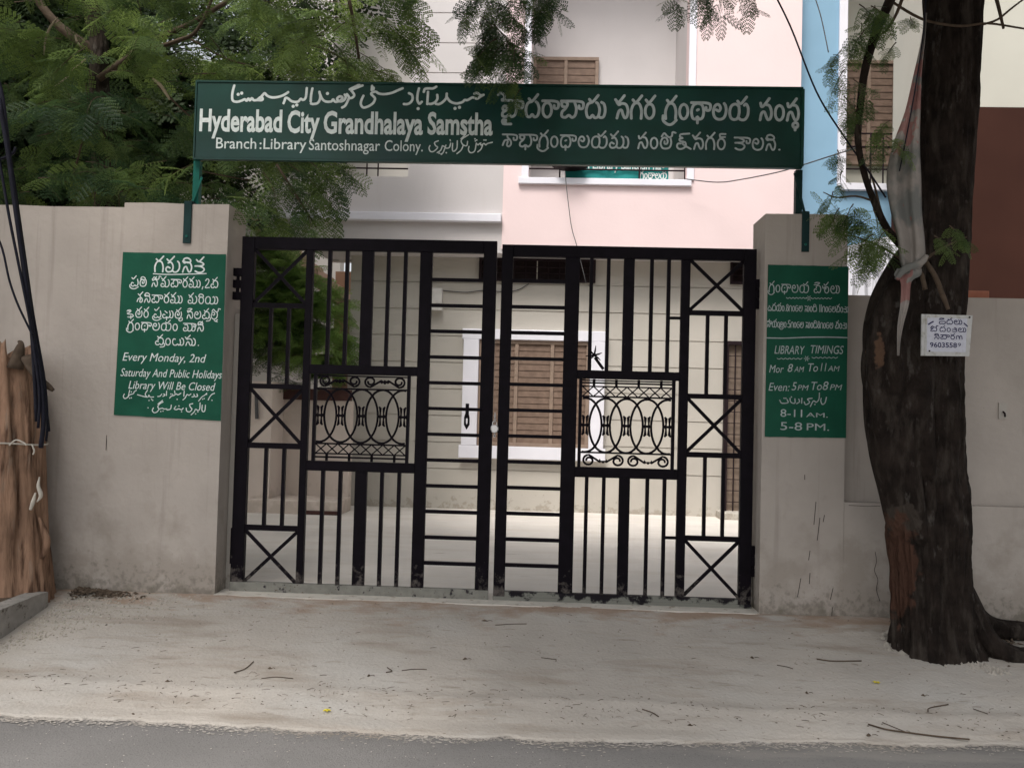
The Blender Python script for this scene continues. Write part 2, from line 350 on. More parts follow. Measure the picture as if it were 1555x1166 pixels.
def on_apron(px, py):                                       # ground point seen at a pixel
    z = -0.1
    for _ in range(12): p = G(px, py, z); z = gz(p.y)
    return Vector((p.x, p.y, apron_z(p.x, p.y) if p.y > edge_y(p.x) else -0.281))
grid('courtyard', np.linspace(-9, 11, 30), np.linspace(0.36, 12, 20), lambda x, y: 0.004 * nz(x, y, 0.7), M['court'])

XL0, XL1 = P(187, 350).x, P(337, 600).x          # left pillar face
XR0, XR1 = P(1158, 600).x, P(1284, 600).x        # right pillar face
ZP = P(260, 309).z; ZPR = P(1200, 325).z; ZW = P(90, 313).z
ZR = P(1400, 447, 0.0).z
s = MB()
sx0, sx1 = XL1 - 0.0, XR0 + 0.0
me = wall_mesh(list(np.linspace(sx0, sx1, 30)), [-0.30, -0.012, 0.004], lambda x, z: -0.025 + 0.008 * nz(x, 0, 5) if z > -0.2 else -0.025, 0.36)
tag(link_mesh('gate_threshold', me, M['sill']), kind='structure')

# ------------------------------------------------------------------ lettering tools
class INK:
    def __init__(s, Y): s.Y = Y; s.v = []; s.f = []; s.k = 0
    def stroke(s, pts, w, smooth=True, closed=False):       # pts: world (x, z)
        pts = spline(pts, 5) if smooth else pts
        P2 = [np.array(p[:2], float) for p in pts]
        Q = [P2[0]]
        for p in P2[1:]:
            if np.hypot(*(p - Q[-1])) > 1e-5: Q.append(p)
        if len(Q) < 2: Q = [Q[0], Q[0] + np.array([w * 0.05, 0])]
        b = len(s.v); n = len(Q); s.k += 1; y0 = s.Y - 0.0002 - (s.k % 40) * 2e-5
        for i, p in enumerate(Q):
            t = Q[min(i + 1, n - 1)] - Q[max(i - 1, 0)]; t = t / (np.hypot(*t) + 1e-9); nn = np.array([-t[1], t[0]]) * w / 2
            y = y0 - 6e-6 * i
            s.v += [(p[0] + nn[0], y, p[1] + nn[1]), (p[0] - nn[0], y, p[1] - nn[1])]
        for i in range(n - 1): s.f.append((b + 2 * i, b + 2 * i + 1, b + 2 * i + 3, b + 2 * i + 2))
        for i, q in ((0, -1), (n - 1, 1)):                    # round ends
            c = Q[i]; t = (Q[i] - Q[i - 1]) if i else (Q[1] - Q[0]); a0 = math.atan2(t[1], t[0]); bb = len(s.v); y = y0 - 6e-6 * i - 3e-6
            for k in range(9):
                a = a0 + (math.pi / 2 if q < 0 else -math.pi / 2) + math.pi * k / 8
                s.v.append((c[0] + math.cos(a) * w / 2, y, c[1] + math.sin(a) * w / 2))
            s.f.append(tuple(bb + k for k in range(9)))
        return s
    def px(s, strokes, org, sc, w):                          # strokes in zoomed pixels of the photograph
        for st in strokes:
            pts = []
            for (a, b) in st:
                p = P(org[0] + a * sc, org[1] + b * sc, s.Y); pts.append((p.x, p.z))
            if len(pts) == 1: s.dot(pts[0], w * 0.85)
            else: s.stroke(pts, w)
        return s
    def dot(s, c, r):
        b = len(s.v); s.k += 1; y = s.Y - 0.0002 - (s.k % 40) * 2e-5
        s.v += [(c[0] + math.cos(a) * r * 0.8, y, c[1] + math.sin(a) * r * 0.8) for a in [2 * math.pi * k / 10 for k in range(10)]]
        s.f.append(tuple(range(b, b + 10)))
    def build(s, name, m, parent):
        fs = []
        for f in s.f:                                         # all faces look towards the street (-y)
            a, b, c = (Vector(s.v[i]) for i in f[:3]); fs.append(f if (b - a).cross(c - a).y < 0 else f[::-1])
        me = bpy.data.meshes.new(name); me.from_pydata(s.v, [], fs); me.update()
        return tag(link_mesh(name, me, m, parent), kind='stuff')

def txt(body, x0, y0, x1, cap, Y, m, parent, name='lettering', bold=0.0, shear=0.0, box=False):
    """Latin lettering from pixel (x0, y0) to x1 on the plane Y, capitals cap pixels tall"""
    a, b = P(x0, y0, Y), P(x1, y0 + (x1 - x0) * 0.012, Y); t = P(x0, y0 - cap, Y)
    c = bpy.data.curves.new(name, 'FONT'); c.body = body; c.size = 1; c.shear = shear; c.offset = bold; c.resolution_u = 3
    o = bpy.data.objects.new(name, c); COL.objects.link(o)
    bpy.context.view_layer.update()
    me = bpy.data.meshes.new_from_object(o.evaluated_get(bpy.context.evaluated_depsgraph_get()))
    bpy.data.objects.remove(o)
    co = np.empty(len(me.vertices) * 3, np.float32); me.vertices.foreach_get('co', co); co = co.reshape(-1, 3)
    w = co[:, 0].max() - co[:, 0].min(); sx = (b.x - a.x) / w; sz = (t.z - a.z) / 0.72
    new = np.stack([a.x + (co[:, 0] - co[:, 0].min()) * sx, np.full(len(co), Y - 0.0009), a.z + co[:, 1] * sz], 1)
    me.vertices.foreach_set('co', new.astype(np.float32).ravel()); me.update()
    me.materials.clear()
    return tag(link_mesh(name, me, m, parent), kind='stuff')

# Telugu letters as brush strokes: (width, strokes), baseline 0, body height 1
TICK = lambda x: [(x - .26, 1.16), (x - .04, 1.0), (x + .34, 1.42)]
AA = lambda w: [(.0, 1.03), (w * .5, 1.03), (w + .12, 1.02), (w + .42, .92), (w + .40, .60), (w + .18, .56), (w + .14, .74)]
def ring(cx, cz, rx, rz): return [(cx + rx * math.sin(a), cz + rz * math.cos(a)) for a in [2 * math.pi * k / 10 for k in range(11)]]
USIGN = lambda x: [(x, .12), (x + .14, .02), (x + .36, .08), (x + .46, .45), (x + .38, .85), (x + .2, .98)]
ISIGN = lambda x: [(x - .35, .95), (x - .28, 1.22), (x, 1.30), (x + .26, 1.12), (x + .22, .92), (x, .88), (x - .3, 1.0)]
RASUB = lambda w: [(-.16, .18), (-.14, -.12), (.15, -.34), (w * .6, -.34), (w + .02, -.08)]
B = {
 'ra': (.66, [ring(.33, .46, .30, .46)]), 'o': (.62, [ring(.31, .46, .28, .46)]),
 'ga': (.72, [[(.02, .0), (.0, .45), (.14, .85), (.36, .97), (.58, .85), (.70, .45), (.68, .0)]]),
 'na': (.78, [[(.0, 1.0), (.14, .84), (.34, .92), (.62, .85), (.76, .5), (.70, .12), (.56, .02), (.44, .2), (.32, .5), (.14, .42), (.02, .0)]]),
 'sa': (.80, [[(.04, 1.05), (.10, .84), (.26, .90), (.62, 1.35)], [(.40, .96), (.64, .88), (.78, .5), (.72, .12), (.56, .02), (.44, .2), (.30, .5), (.12, .42), (.02, .0)]]),
 'la': (.90, [[(.22, .60), (.40, .52), (.50, .72), (.36, .93), (.14, .86), (.02, .50), (.12, .14), (.42, .0), (.74, .12), (.88, .5), (.84, .84), (.74, 1.0)]]),
 'ya': (1.30, [[(.64, .82), (.42, .97), (.14, .86), (.02, .5), (.1, .12), (.34, .0), (.56, .1), (.66, .45), (.64, .82)], [(.60, .14), (.78, .0), (1.05, .02), (1.24, .3), (1.26, .72), (1.12, .98), (1.0, .9)]]),
 'va': (.98, [[(.34, .42), (.14, .52), (.0, .28), (.12, .03), (.36, .02), (.52, .16), (.66, .02), (.86, .12), (.96, .5), (.84, .86), (.56, .97), (.30, .80), (.34, .62)]]),
 'ma': (1.20, [[(.34, .36), (.14, .46), (.0, .25), (.12, .02), (.38, .02), (.56, .16), (.60, .55), (.42, .88), (.18, .82)], [(.54, .16), (.70, .0), (.96, .04), (1.14, .35), (1.12, .80), (.98, .98)]]),
 'da': (.95, [[(.42, .98), (.14, .86), (.02, .48), (.10, .08), (.30, .0), (.46, .16), (.62, .0), (.84, .1), (.93, .5), (.82, .86), (.70, .96)]]),
 'tha': (.85, [[(.42, 1.0), (.14, .86), (.02, .48), (.10, .08), (.30, .0), (.42, .14), (.56, .0), (.76, .1), (.84, .5), (.72, .88), (.42, 1.0)], [(.40, .56), (.48, .60)], [(.43, .08), (.43, -.24)]]),
 'sha': (.78, [[(.40, 1.03), (.42, .78), (.66, .52), (.72, .22), (.56, .0), (.38, .10), (.44, .42)], [(.44, .56), (.18, .50), (.02, .10)]]),
 'kha': (1.05, [[(.34, .62), (.12, .66), (.04, .86), (.22, 1.0), (.42, .84), (.30, .56), (.08, .36), (.06, .08), (.30, .0), (.52, .14), (.74, .0), (.96, .2), (1.0, .6), (.86, 1.0)], [(.52, .10), (.52, -.24)]]),
 'ta': (.92, [[(.34, .62), (.36, .42), (.54, .42), (.60, .66), (.46, .92), (.18, .88), (.02, .48), (.16, .08), (.48, .0), (.78, .12), (.90, .5), (.84, .88)]]),
 'shha': (1.18, [[(.50, 1.28), (.26, 1.22), (.24, 1.02), (.46, .92), (.20, .84), (.26, .66), (.52, .62)], [(.30, .46), (.08, .44), (.0, .20), (.16, .0), (.46, .02), (.72, .24), (.66, .58), (.44, .50), (.62, .30), (1.14, .0)]]),
 'ka': (.84, [[(.38, 1.0), (.64, .90), (.78, .76), (.60, .62), (.06, .58)], [(.30, .58), (.60, .52), (.84, .30), (.66, .04), (.34, .0), (.08, .12)]]),
 'ba': (1.08, [[(.26, .66), (.08, .70), (.04, .92), (.24, 1.0), (.44, .84), (.28, .54), (.08, .36), (.06, .08), (.30, .0), (.54, .14), (.76, .0), (.98, .16), (1.04, .58), (.90, 1.0)]]),
 'ha': (1.0, [ring(.20, .52, .14, .16), [(.30, .40), (.06, .26), (.06, .04), (.30, .0), (.50, .12), (.70, .0), (.92, .16), (.98, .56), (.84, 1.0)]]),
 'pa': (1.0, [[(.32, .42), (.12, .50), (.0, .26), (.12, .02), (.38, .02), (.54, .16), (.68, .02), (.90, .14), (.98, .5), (.88, .95)]]),
 'bha': (1.1, [[(.32, .42), (.12, .50), (.0, .26), (.12, .02), (.38, .02), (.58, .16), (.72, .02), (.96, .14), (1.06, .5), (.94, .95)], [(.3, .95), (.62, .7)], [(.56, .1), (.56, -.28)]]),
 'lla': (.95, [[(.02, .9), (.10, .6), (.34, .78), (.52, .6), (.30, .42)], ring(.6, .42, .30, .42)]),
 'dda': (1.0, [[(.34, .82), (.12, .86), (.02, .46), (.16, .05), (.46, .02), (.62, .18), (.80, .02), (.98, .3), (.90, .8)]]),
 'i_': (1.05, [[(.06, .8), (.22, .98), (.34, .8), (.44, 1.0), (.60, .84), (.36, .62), (.10, .5), (.34, .4), (.76, .4), (.96, .18), (.7, .0), (.2, .02)], [(.62, .2), (.62, -.2)]]),
 'u_': (1.0, [[(.34, .62), (.12, .56), (.02, .3), (.16, .03), (.40, .02), (.56, .18), (.74, .0), (.98, .12), (.98, .4), (.7, .46)], [(.3, .9), (.6, .7)]]),
 'cha': (1.0, [[(.1, .55), (.02, .25), (.2, .02), (.5, .12), (.72, .0), (.98, .2), (.94, .6), (.5, .62), (.1, .55)]]),
 'nna': (1.2, [[(.05, .1), (.1, .8), (.36, .9), (.5, .4), (.56, .1)], [(.56, .4), (.66, .9), (.9, .8), (.98, .1)]]),
 'tta': (.8, [[(.66, .95), (.3, 1.0), (.06, .7), (.04, .3), (.3, .0), (.66, .1), (.74, .4), (.6, .58), (.36, .5)]]),
 'two': (.6, [[(.05, .95), (.25, 1.2), (.52, 1.05), (.42, .6), (.04, .02), (.6, .02)]]),
 'eight': (.55, [ring(.27, .92, .2, .26), ring(.27, .34, .25, .34)]),
 'one': (.22, [[(.1, 1.25), (.1, .0)]]), 'five': (.55, [[(.5, 1.2), (.12, 1.2), (.08, .7), (.42, .68), (.5, .3), (.3, .0), (.02, .08)]]),
 'dot': (.25, [[(.1, .05), (.13, .05)]]), 'colon': (.25, [[(.1, .1), (.13, .1)], [(.1, .6), (.13, .6)]]), 'comma': (.2, [[(.12, .1), (.04, -.2)]]),
 'two_ticks': (.3, [[(.0, .3), (.12, .05)], [(.15, .3), (.27, .05)]]),
}
def glyph(tok):
    """token: base[+mods]; mods t tick, A aa, i, u, r (subscript ra), e, O, V virama, M subscript circle, v subscript va, Y ai"""
    base, _, mods = tok.partition('+')
    w, st = B[base]; st = [list(x) for x in st]; w0 = w
    for q in mods:
        if q == 't': st.append(TICK(w0 * {'ya': .62, 'ma': .28, 'pa': .34, 'bha': .3, 'va': .5, 'na': .2}.get(base, .5)))
        if q == 'A': st.append(AA(w0)); w = max(w, w0 + .42)
        if q == 'U': st.append([(w0 * .9, .30), (w0 + .14, .10), (w0 + .04, -.22), (w0 * .6, -.30)])
        if q == 'i': st.append(ISIGN(w0 * .5))
        if q == 'u': st.append(USIGN(w0 - .10)); w += .40
        if q == 'r': st.append(RASUB(w0))
        if q == 'e': st.append([(.0, 1.05), (w0 * .45, 1.08), (w0 * .8, 1.3), (w0 * .4, 1.36), (.1, 1.28)])
        if q == 'O': st.append([(.1, 1.04), (.3, 1.32), (.55, 1.08), (.75, .98), (.95, 1.1), (1.0, 1.42), (1.25, 1.36)]); w += .25
        if q == 'V': st += [[(w0 * .35, 1.04), (w0 * .95, 1.06)], [(w0 * .35, 1.04), (w0 * .34, 1.30), (w0 * 1.0, 1.32)]] if base != 'shha' else [[(.5, 1.28), (1.0, 1.32)]]
        if q == 'M': st += [ring(w0 * .72, -.30, .17, .16), [(w0 * .70, -.42), (w0 * .70, -.60)]]
        if q == 'v': st.append([(w0 * .8, -.02), (w0 * .6, -.2), (w0 * .8, -.38), (w0 * 1.15, -.2), (w0 * 1.05, .1)])
        if q == 'l': st += [[(w0 * .5, -.15), (w0 * .7, -.3), (w0 * 1.0, -.1)], [(w0 * .7, -.3), (w0 * 1.0, -.38)]]
        if q == 'Y': st += [[(-.28, 1.38), (-.12, 1.50), (.12, 1.36), (.14, 1.14), (-.02, 1.08), (.1, 1.03)], [(.30, -.22), (.10, -.20), (.06, -.36), (.28, -.34), (.18, -.20), (.10, -.44), (.64, -.46)]]
    return w, st
def telugu(ink, line, x0, yb, x1, hpx, wpx, gap=.22, slope=0.012):
    a, b = P(x0, yb, ink.Y), P(x1, yb + (x1 - x0) * slope, ink.Y); top = P(x0, yb - hpx, ink.Y)
    h = top.z - a.z; px = h / hpx
    items = []; x = 0
    for tk in line.split():
        if tk == '_': x += .55; continue
        w, st = glyph(tk); items.append((x, st)); x += w + gap
    tot = x - gap; sx = (b.x - a.x) / tot
    for gx, st in items:
        for s_ in st:
            ink.stroke([(a.x + (gx + p[0]) * sx, a.z + p[1] * h) for p in s_], wpx * px)

# ------------------------------------------------------------------ compound walls and pillars
YW = 0.02                                                 # the walls' face; the pillars' face is y = 0
zz = [-0.45, 0.3, 0.9, 1.28, 1.9, 2.6]
def slab(name, x0, x1, z0, z1, y0, y1, m, parent=None, nx=8, nz_=8, amp=0.004, seed=0):
    xs = list(np.linspace(x0, x1, nx)); zs = list(np.linspace(z0, z1, nz_))
    me = wall_mesh(xs, zs, lambda x, z: y0, y1)
    top = max(zs)
    for v in me.vertices:
        if abs(v.co.z - top) < 1e-4: v.co.z += amp * 2.2 * noise.noise(Vector((v.co.x * 3 + seed, 0, 0)))
        if abs(abs(v.co.x - (x0 + x1) / 2) - (x1 - x0) / 2) < 1e-4 and name == 'pillar_body': v.co.x += amp * .9 * noise.noise(Vector((v.co.z * 5, v.co.y * 3, seed + 2)))
        if abs(v.co.y - y0) < 1e-4: v.co.y += amp * 0.5 * noise.noise(Vector((v.co.x * 2, v.co.z * 2, seed)))
    return link_mesh(name, me, m, parent, smooth=False)
wl_ = empty('compound_wall', (-5, 0.1, 0), 'long grey plastered compound wall left of the gate, cables and stump before it', 'wall')
slab('wall_face', -8, XL0, -0.45, ZW, 0.006, 0.22, M['plaster'], wl_, 40, 10, seed=3)
# left pillar
pl = empty('gate_pillar', ((XL0 + XL1) / 2, 0.15, 0), 'grey plastered gate pillar carrying the notice about holidays in white on green', 'pillar', 'plastered pillars either side of the gate')
slab('pillar_body', XL0 + 0.002, XL1, -0.45, ZP, 0.0, 0.36, M['plaster'], pl, 14, 10, seed=5)
slab('pillar_jamb', XL1 + 0.001, XL1 + 0.055, -0.45, ZP - 0.75, 0.20, 0.358, M['plaster_pale'], pl, 4, 10, seed=6)
def painted(px4, Y, parent):
    pts = [P(x, y, Y) for x, y in px4]
    n = 16; v = []; top = pts[0], pts[1]; bot = pts[3], pts[2]
    for r in range(2):
        a, b = (top, bot)[r]
        for i in range(n + 1):
            t = i / n; p = a.lerp(b, t); v.append((p.x, Y - 0.0035, p.z + 0.003 * noise.noise(Vector((i * 1.3, r * 7, 1)))))
    base = [(x, Y, z) for x, _, z in v]; n1 = n + 1; f = []
    for i in range(n): f.append((n1 + i, n1 + i + 1, i + 1, i))
    me = bpy.data.meshes.new('painted_notice'); me.from_pydata(v, [], f); me.update()
    return link_mesh('painted_notice', me, M['green_paint'], parent)
YN = -0.0065
nt = painted([(187, 383), (343.5, 386.5), (335.5, 639), (173, 630)], -0.003, pl)
nt['label'] = 'green painted notice of closing days in three scripts'
ik = INK(YN - 0.0008)
telugu(ik, 'ga+t ma+t na+i ka+t', 235, 412.5, 310, 16.5, 2.3)
telugu(ik, 'pa+tr ta+i _ sa+O ma+t va+A ra+t ma+tu comma two va+t', 199, 434.5, 331, 11, 1.5)
telugu(ik, 'sha+t na+i va+A ra+t ma+tu _ ma+t ra+i ya+u', 208, 459, 331, 11, 1.5)
telugu(ik, 'i_ ta+t ra+t _ pa+tr bha+u ta+tv _ sa+e la va+tU la+lO', 192, 481.5, 333, 11, 1.45)
telugu(ik, 'ga+tr o tha+A la ya+t o _ ma+uA sa+i', 194, 500.5, 309, 11, 1.5)
telugu(ik, 'va+tU o dda+u na+tu dot', 236, 523.5, 303, 11, 1.5)
def line_px(ink, pts, w, smooth=True):
    q = [P(x, y, ink.Y) for x, y in pts]; ink.stroke([(p.x, p.z) for p in q], w, smooth)
line_px(ik, [(233, 415.8), (255, 417), (285, 416.4), (313, 415.6)], 0.0075)
Z6 = (170, 525); S6 = 175 / 1555
ik.px([[(1385, 640), (1350, 655), (1320, 690), (1300, 730)], [(1350, 735)], [(1280, 640), (1250, 668), (1215, 690), (1190, 720), (1170, 745)], [(1225, 720)], [(1245, 712)],
       [(1278, 655)], [(1148, 650), (1155, 680), (1125, 688)], [(1105, 652), (1112, 680), (1080, 690)], [(1065, 650), (1040, 668), (1012, 658), (990, 700), (958, 730)], [(975, 610), (970, 680)],
       [(930, 640), (890, 662), (868, 648), (840, 668), (800, 680), (780, 705)], [(845, 608), (850, 640)], [(880, 722)], [(795, 650)], [(815, 655)], [(738, 612), (735, 670)],
       [(700, 650), (716, 665), (688, 682)], [(672, 652), (650, 678), (618, 684)], [(562, 690), (520, 692), (497, 665), (488, 690), (440, 686), (345, 660)], [(480, 600), (450, 650), (468, 688)],
       [(500, 738)], [(550, 735)], [(535, 722)], [(330, 600), (300, 622), (290, 645), (240, 662), (215, 692), (175, 712), (155, 682), (168, 650)], [(240, 600), (218, 690)], [(240, 706)], [(262, 702)], [(262, 622)]], Z6, S6, 0.0065)
ik.px([[(1262, 800), (1255, 870), (1235, 890), (1215, 870), (1218, 800)], [(1190, 770), (1185, 850), (1160, 872), (1130, 855), (1110, 892), (1070, 930)],
       [(1090, 780), (1050, 792), (1060, 830), (1080, 852), (1050, 890), (1010, 880), (1003, 840)], [(1130, 918)], [(1160, 890)], [(962, 840), (940, 862), (900, 850), (870, 862), (840, 850), (862, 818)],
       [(940, 888)], [(905, 812)], [(802, 800), (790, 852), (742, 866)], [(742, 850), (700, 852), (680, 840), (640, 850), (620, 820), (650, 780), (690, 758)], [(622, 786), (682, 738)],
       [(640, 850), (610, 890), (570, 902), (545, 872), (560, 838)], [(660, 886)], [(690, 880)], [(486, 835), (490, 838)]], Z6, S6, 0.0068)
ik.build('lettering', M['letter'], nt)
for t_ in (('Every Monday, 2nd', 186, 547.5, 313, 13), ('Saturday And Public Holidays', 183, 571, 337, 12.5), ('Library Will Be Closed', 195, 590, 327, 12.5)):
    txt(*t_, YN, M['letter'], nt, shear=0.25)
# right pillar: the face continues below and beside the recess
pr = empty('gate_pillar', ((XR0 + XR1) / 2, 0.15, 0), 'grey plastered gate pillar carrying the library timings in white on green', 'pillar', 'plastered pillars either side of the gate')
slab('pillar_body', XR0, XR1, -0.45, ZPR, 0.0, 0.36, M['plaster'], pr, 12, 10, seed=9)
slab('pillar_jamb', XR0 - 0.045, XR0 - 0.001, -0.45, 0.28, 0.20, 0.358, M['plaster_pale'], pr, 4, 10, seed=6)
nr = painted([(1166, 402), (1288.5, 405), (1284.5, 665), (1161, 663)], -0.003, pr)
nr['label'] = 'green painted notice of opening hours in three scripts'
ik = INK(YN - 0.0008)
telugu(ik, 'ga+tr o tha+A la ya+t _ va+e lla+t la+u', 1168, 443.3, 1275, 11.5, 1.35)
telugu(ik, 'u_ da+t ya+t o dot eight ga o tta la _ na+u o dda+i _ one one ga o tta la va+t ra ka+u', 1166, 471.8, 1288, 8.5, 1.1, .16)
telugu(ik, 'sa+A ya+t o ta+r o colon five ga o tta la _ na+u o dda+i eight ga o tta la _ va+t ra ka+u', 1165, 496.5, 1286, 8.5, 1.1, .16)
Z4 = (1130, 380); S4 = 210 / 790
def star(ink, cx, cy, r, w):
    for k in range(6):
        a = math.pi * k / 3; line_px(ink, [(cx + 1.2 * math.cos(a), cy + 1.2 * math.sin(a)), (cx + r * math.cos(a), cy + r * math.sin(a))], w, False)
for (xa, xb, y) in ((1194, 1225, 452.5), (1232, 1263, 453), (1180, 1218, 544.5), (1233, 1272, 543)):
    line_px(ik, [(xa + (xb - xa) * i / 12, y + (0.9 if i % 2 else -0.6)) for i in range(13)], 0.004)
star(ik, 1228.5, 453, 4, .0035); star(ik, 1225, 544.5, 4, .004)
line_px(ik, [(1163, 513), (1190, 513.5), (1225, 512.2), (1260, 512), (1287, 512.8)], 0.007)
ik.px([[(470, 840), (462, 870), (447, 880), (438, 862), (440, 845)], [(430, 815), (427, 850), (412, 868), (396, 860), (378, 892)], [(388, 845), (362, 850), (374, 868), (352, 882), (343, 866)],
       [(330, 845), (328, 873)], [(312, 850), (316, 865), (300, 876)], [(290, 848), (290, 872), (275, 872), (264, 862), (262, 845)], [(270, 838)], [(245, 852), (250, 870), (215, 873), (203, 856)],
       [(228, 845)], [(238, 845)], [(404, 880)]], Z4, S4, 0.007)
ik.build('lettering', M['letter_dim'], nr)
for t_ in (('LIBRARY', 1176, 537, 1222, 13), ('TIMINGS', 1231, 536.5, 1281, 13), ('Mor', 1168, 565.5, 1190, 12), ('8', 1196, 564.5, 1204, 12.5), ('AM', 1206, 564.5, 1221, 8.5), ('To', 1227, 564, 1242, 13),
           ('11', 1246, 563.5, 1255, 13), ('AM', 1257, 563.5, 1275, 8.5), ('Even:', 1167, 593, 1199, 12.5), ('5', 1202, 592.5, 1210, 13), ('PM', 1211, 592.5, 1228, 8.5), ('To', 1232, 592, 1248, 13),
           ('8', 1249, 592, 1258, 13.5), ('PM', 1260, 592, 1279, 9)):
    txt(*t_, YN, M['letter_dim'], nr, shear=0.22)
for t_ in (('8-11', 1185, 632.5, 1218, 12), ('AM.', 1224, 633, 1257, 7), ('5-8', 1185, 652.5, 1218, 12.5), ('PM.', 1225, 653, 1259, 11)):
    txt(*t_, YN, M['letter_dim'], nr)
# right compound wall: low thick base flush with the pillar, thinner panel set back above it
ZB = P(1400, 766, 0.0).z
YR = 0.11
wr = empty('compound_wall', (4, 0.2, 0), 'grey compound wall right of the gate with a recessed upper panel behind the tree', 'wall')
XR = 8.5
xs = list(np.linspace(XR1 + 0.002, XR, 30)); zs = [-0.45, 0, 0.35, ZB, 1.0, ZR]
me = wall_mesh(xs, zs, lambda x, z: 0.003 if z < ZB else YR, 0.30)
link_mesh('wall_face', me, M['plaster'], wr)
hook = P(1522, 625, YR)
MB().box(hook.x - .028, hook.x + .028, YR - .012, YR, hook.z - .05, hook.z + .06).build('mortar_patch', M['plaster_pale'], wr)
MB().tube([(hook.x, YR - .011, hook.z + .0), (hook.x, YR - .035, hook.z - .012), (hook.x + .004, YR - .03, hook.z - .035)], .006, 6).build('hook', M['dark_grille'], wr)
# scratches: short dark cracks in the plaster, left and right (parts of the wall and pillar they mark)
def crack(pts, parent, Y=-0.001, w=.0042):
    k = INK(Y); line_px(k, pts, w); o = k.build('crack', M['vent_back'], parent); o.pop('kind', None)
for a in (((162, 661), (161, 683)), ((172, 820), (173, 832)), ((313, 726), (313, 732))): crack(a, pl if a[0][0] > 187 else wl_, 0.0035)
for a in (((1222, 721), (1222, 728)), ((1239, 762), (1238, 774), (1236, 796)), ((1245, 786), (1243, 804), (1241, 820)), ((1252, 782), (1250, 792)), ((1230, 836), (1228, 850)), ((1230, 870), (1229, 886)),
          ((1216, 878), (1214, 890), (1211, 906)), ((1265, 893), (1261, 910)), ((1264, 922), (1263, 937))): crack(a, pr)

crack([(92, 633.5), (104, 632), (118, 634), (131, 632.5), (146, 634.5), (160, 633), (173, 634)], wl_, 0.0125, .0035)
crack([(1289, 767), (1300, 767.5), (1318, 768.5), (1336, 768)], wr, 0.0015, .003)
crack([(1329, 838), (1331, 852), (1328, 866), (1333, 880), (1331, 895), (1336, 912)], wr, 0.0015, .0035)
# ------------------------------------------------------------------ name board over the gate
YB = 0.03
sb = empty('name_board', (P(760, 185, YB).x, 0.1, ZP), 'wide dark green board over the gate lettered in Urdu, English and Telugu', 'sign board')
a, b, c, d = P(300, 125, YB), P(1217, 136, YB), P(1209, 252, YB), P(303, 240, YB)
x0, x1, z1, z0 = a.x, b.x, (a.z + b.z) / 2, (c.z + d.z) / 2
MB().cbox(x0, x1, YB, YB + 0.03, z0, z1, .003).build('panel', M['green_enamel'], sb)
for (q0, q1, zz0, zz1) in ((x0 - .012, x1 + .012, z1 + .0005, z1 + .014), (x0 - .012, x1 + .012, z0 - .014, z0 - .0005), (x0 - .012, x0 - .0005, z0, z1), (x1 + .0005, x1 + .022, z0, z1)):
    MB().box(q0, q1, YB - .006, YB + .034, zz0, zz1).build('edge_strip', M['green_enamel'], sb)
for (xa, yt, yb_, w, mm) in ((301, 240, 316, 10, 'green_metal'), (1212.5, 252, 328, 10, 'dark_metal')):
    p, q = P(xa, yt, YB + .06), P(xa, yb_, YB + .06)
    zb = ZP - .01 if xa < 700 else ZPR - .01
    MB().box(p.x - w / 440, p.x + w / 440, YB + .035, YB + .085, zb, z0 - .0145).build('post', M[mm], sb)
p, q = P(305, 268, YB), P(289, 310, YB)
MB().bar((p.x, YB + .02, p.z), (q.x, YB + .02, ZP + .002), .016, .01).build('brace', M['green_metal'], sb)
p, q = P(1208, 262, YB), P(1224, 322, YB)
MB().bar((p.x, YB + .02, p.z), (q.x, YB + .02, ZPR + .002), .016, .01).build('brace', M['dark_metal'], sb)
for (xa, ya, xb, yb_, zt) in ((280.5, 310, 290, 370, ZP), (1217.5, 325, 1228, 383, ZPR)):
    p, q = P(xa, ya), P(xb, yb_); s_ = MB().cbox(p.x, q.x, -.012, -.0045, q.z, zt + .012, .002)
    o = s_.build('strap', M['dark_metal'], sb)
    MB().box(p.x, q.x, -.004, .11, zt + .012, zt + .02).build('strap_top', M['dark_metal'], sb)
    MB().tube([((p.x + q.x) / 2, -.018, q.z + .05), ((p.x + q.x) / 2, -.012, q.z + .05)], .009, 8).build('bolt', M['green_metal'], sb)
txt('Hyderabad', 302.5, 198.5, 428, 33.5, YB, M['letter'], sb, bold=0.028)
txt('City', 436, 201, 485, 33.5, YB, M['letter'], sb, bold=0.028)
txt('Grandhalaya', 491, 202, 642, 33.5, YB, M['letter'], sb, bold=0.028)
txt('Samstha', 649, 203.5, 748, 33.5, YB, M['letter'], sb, bold=0.028)
txt('Branch', 328, 225.5, 389, 17, YB, M['letter'], sb, bold=0.004)
txt(':', 394, 226.5, 397, 15, YB, M['letter'], sb, bold=0.01)
txt('Library', 400, 226.5, 465, 17, YB, M['letter'], sb, bold=0.004)
txt('Santoshnagar', 469, 228, 577, 17, YB, M['letter'], sb, bold=0.004)
txt('Colony.', 584, 229.5, 642, 17, YB, M['letter'], sb, bold=0.004)
ik = INK(YB - .0008)
ZA, ZZB, SA = (340, 120), (540, 120), 205 / 1555
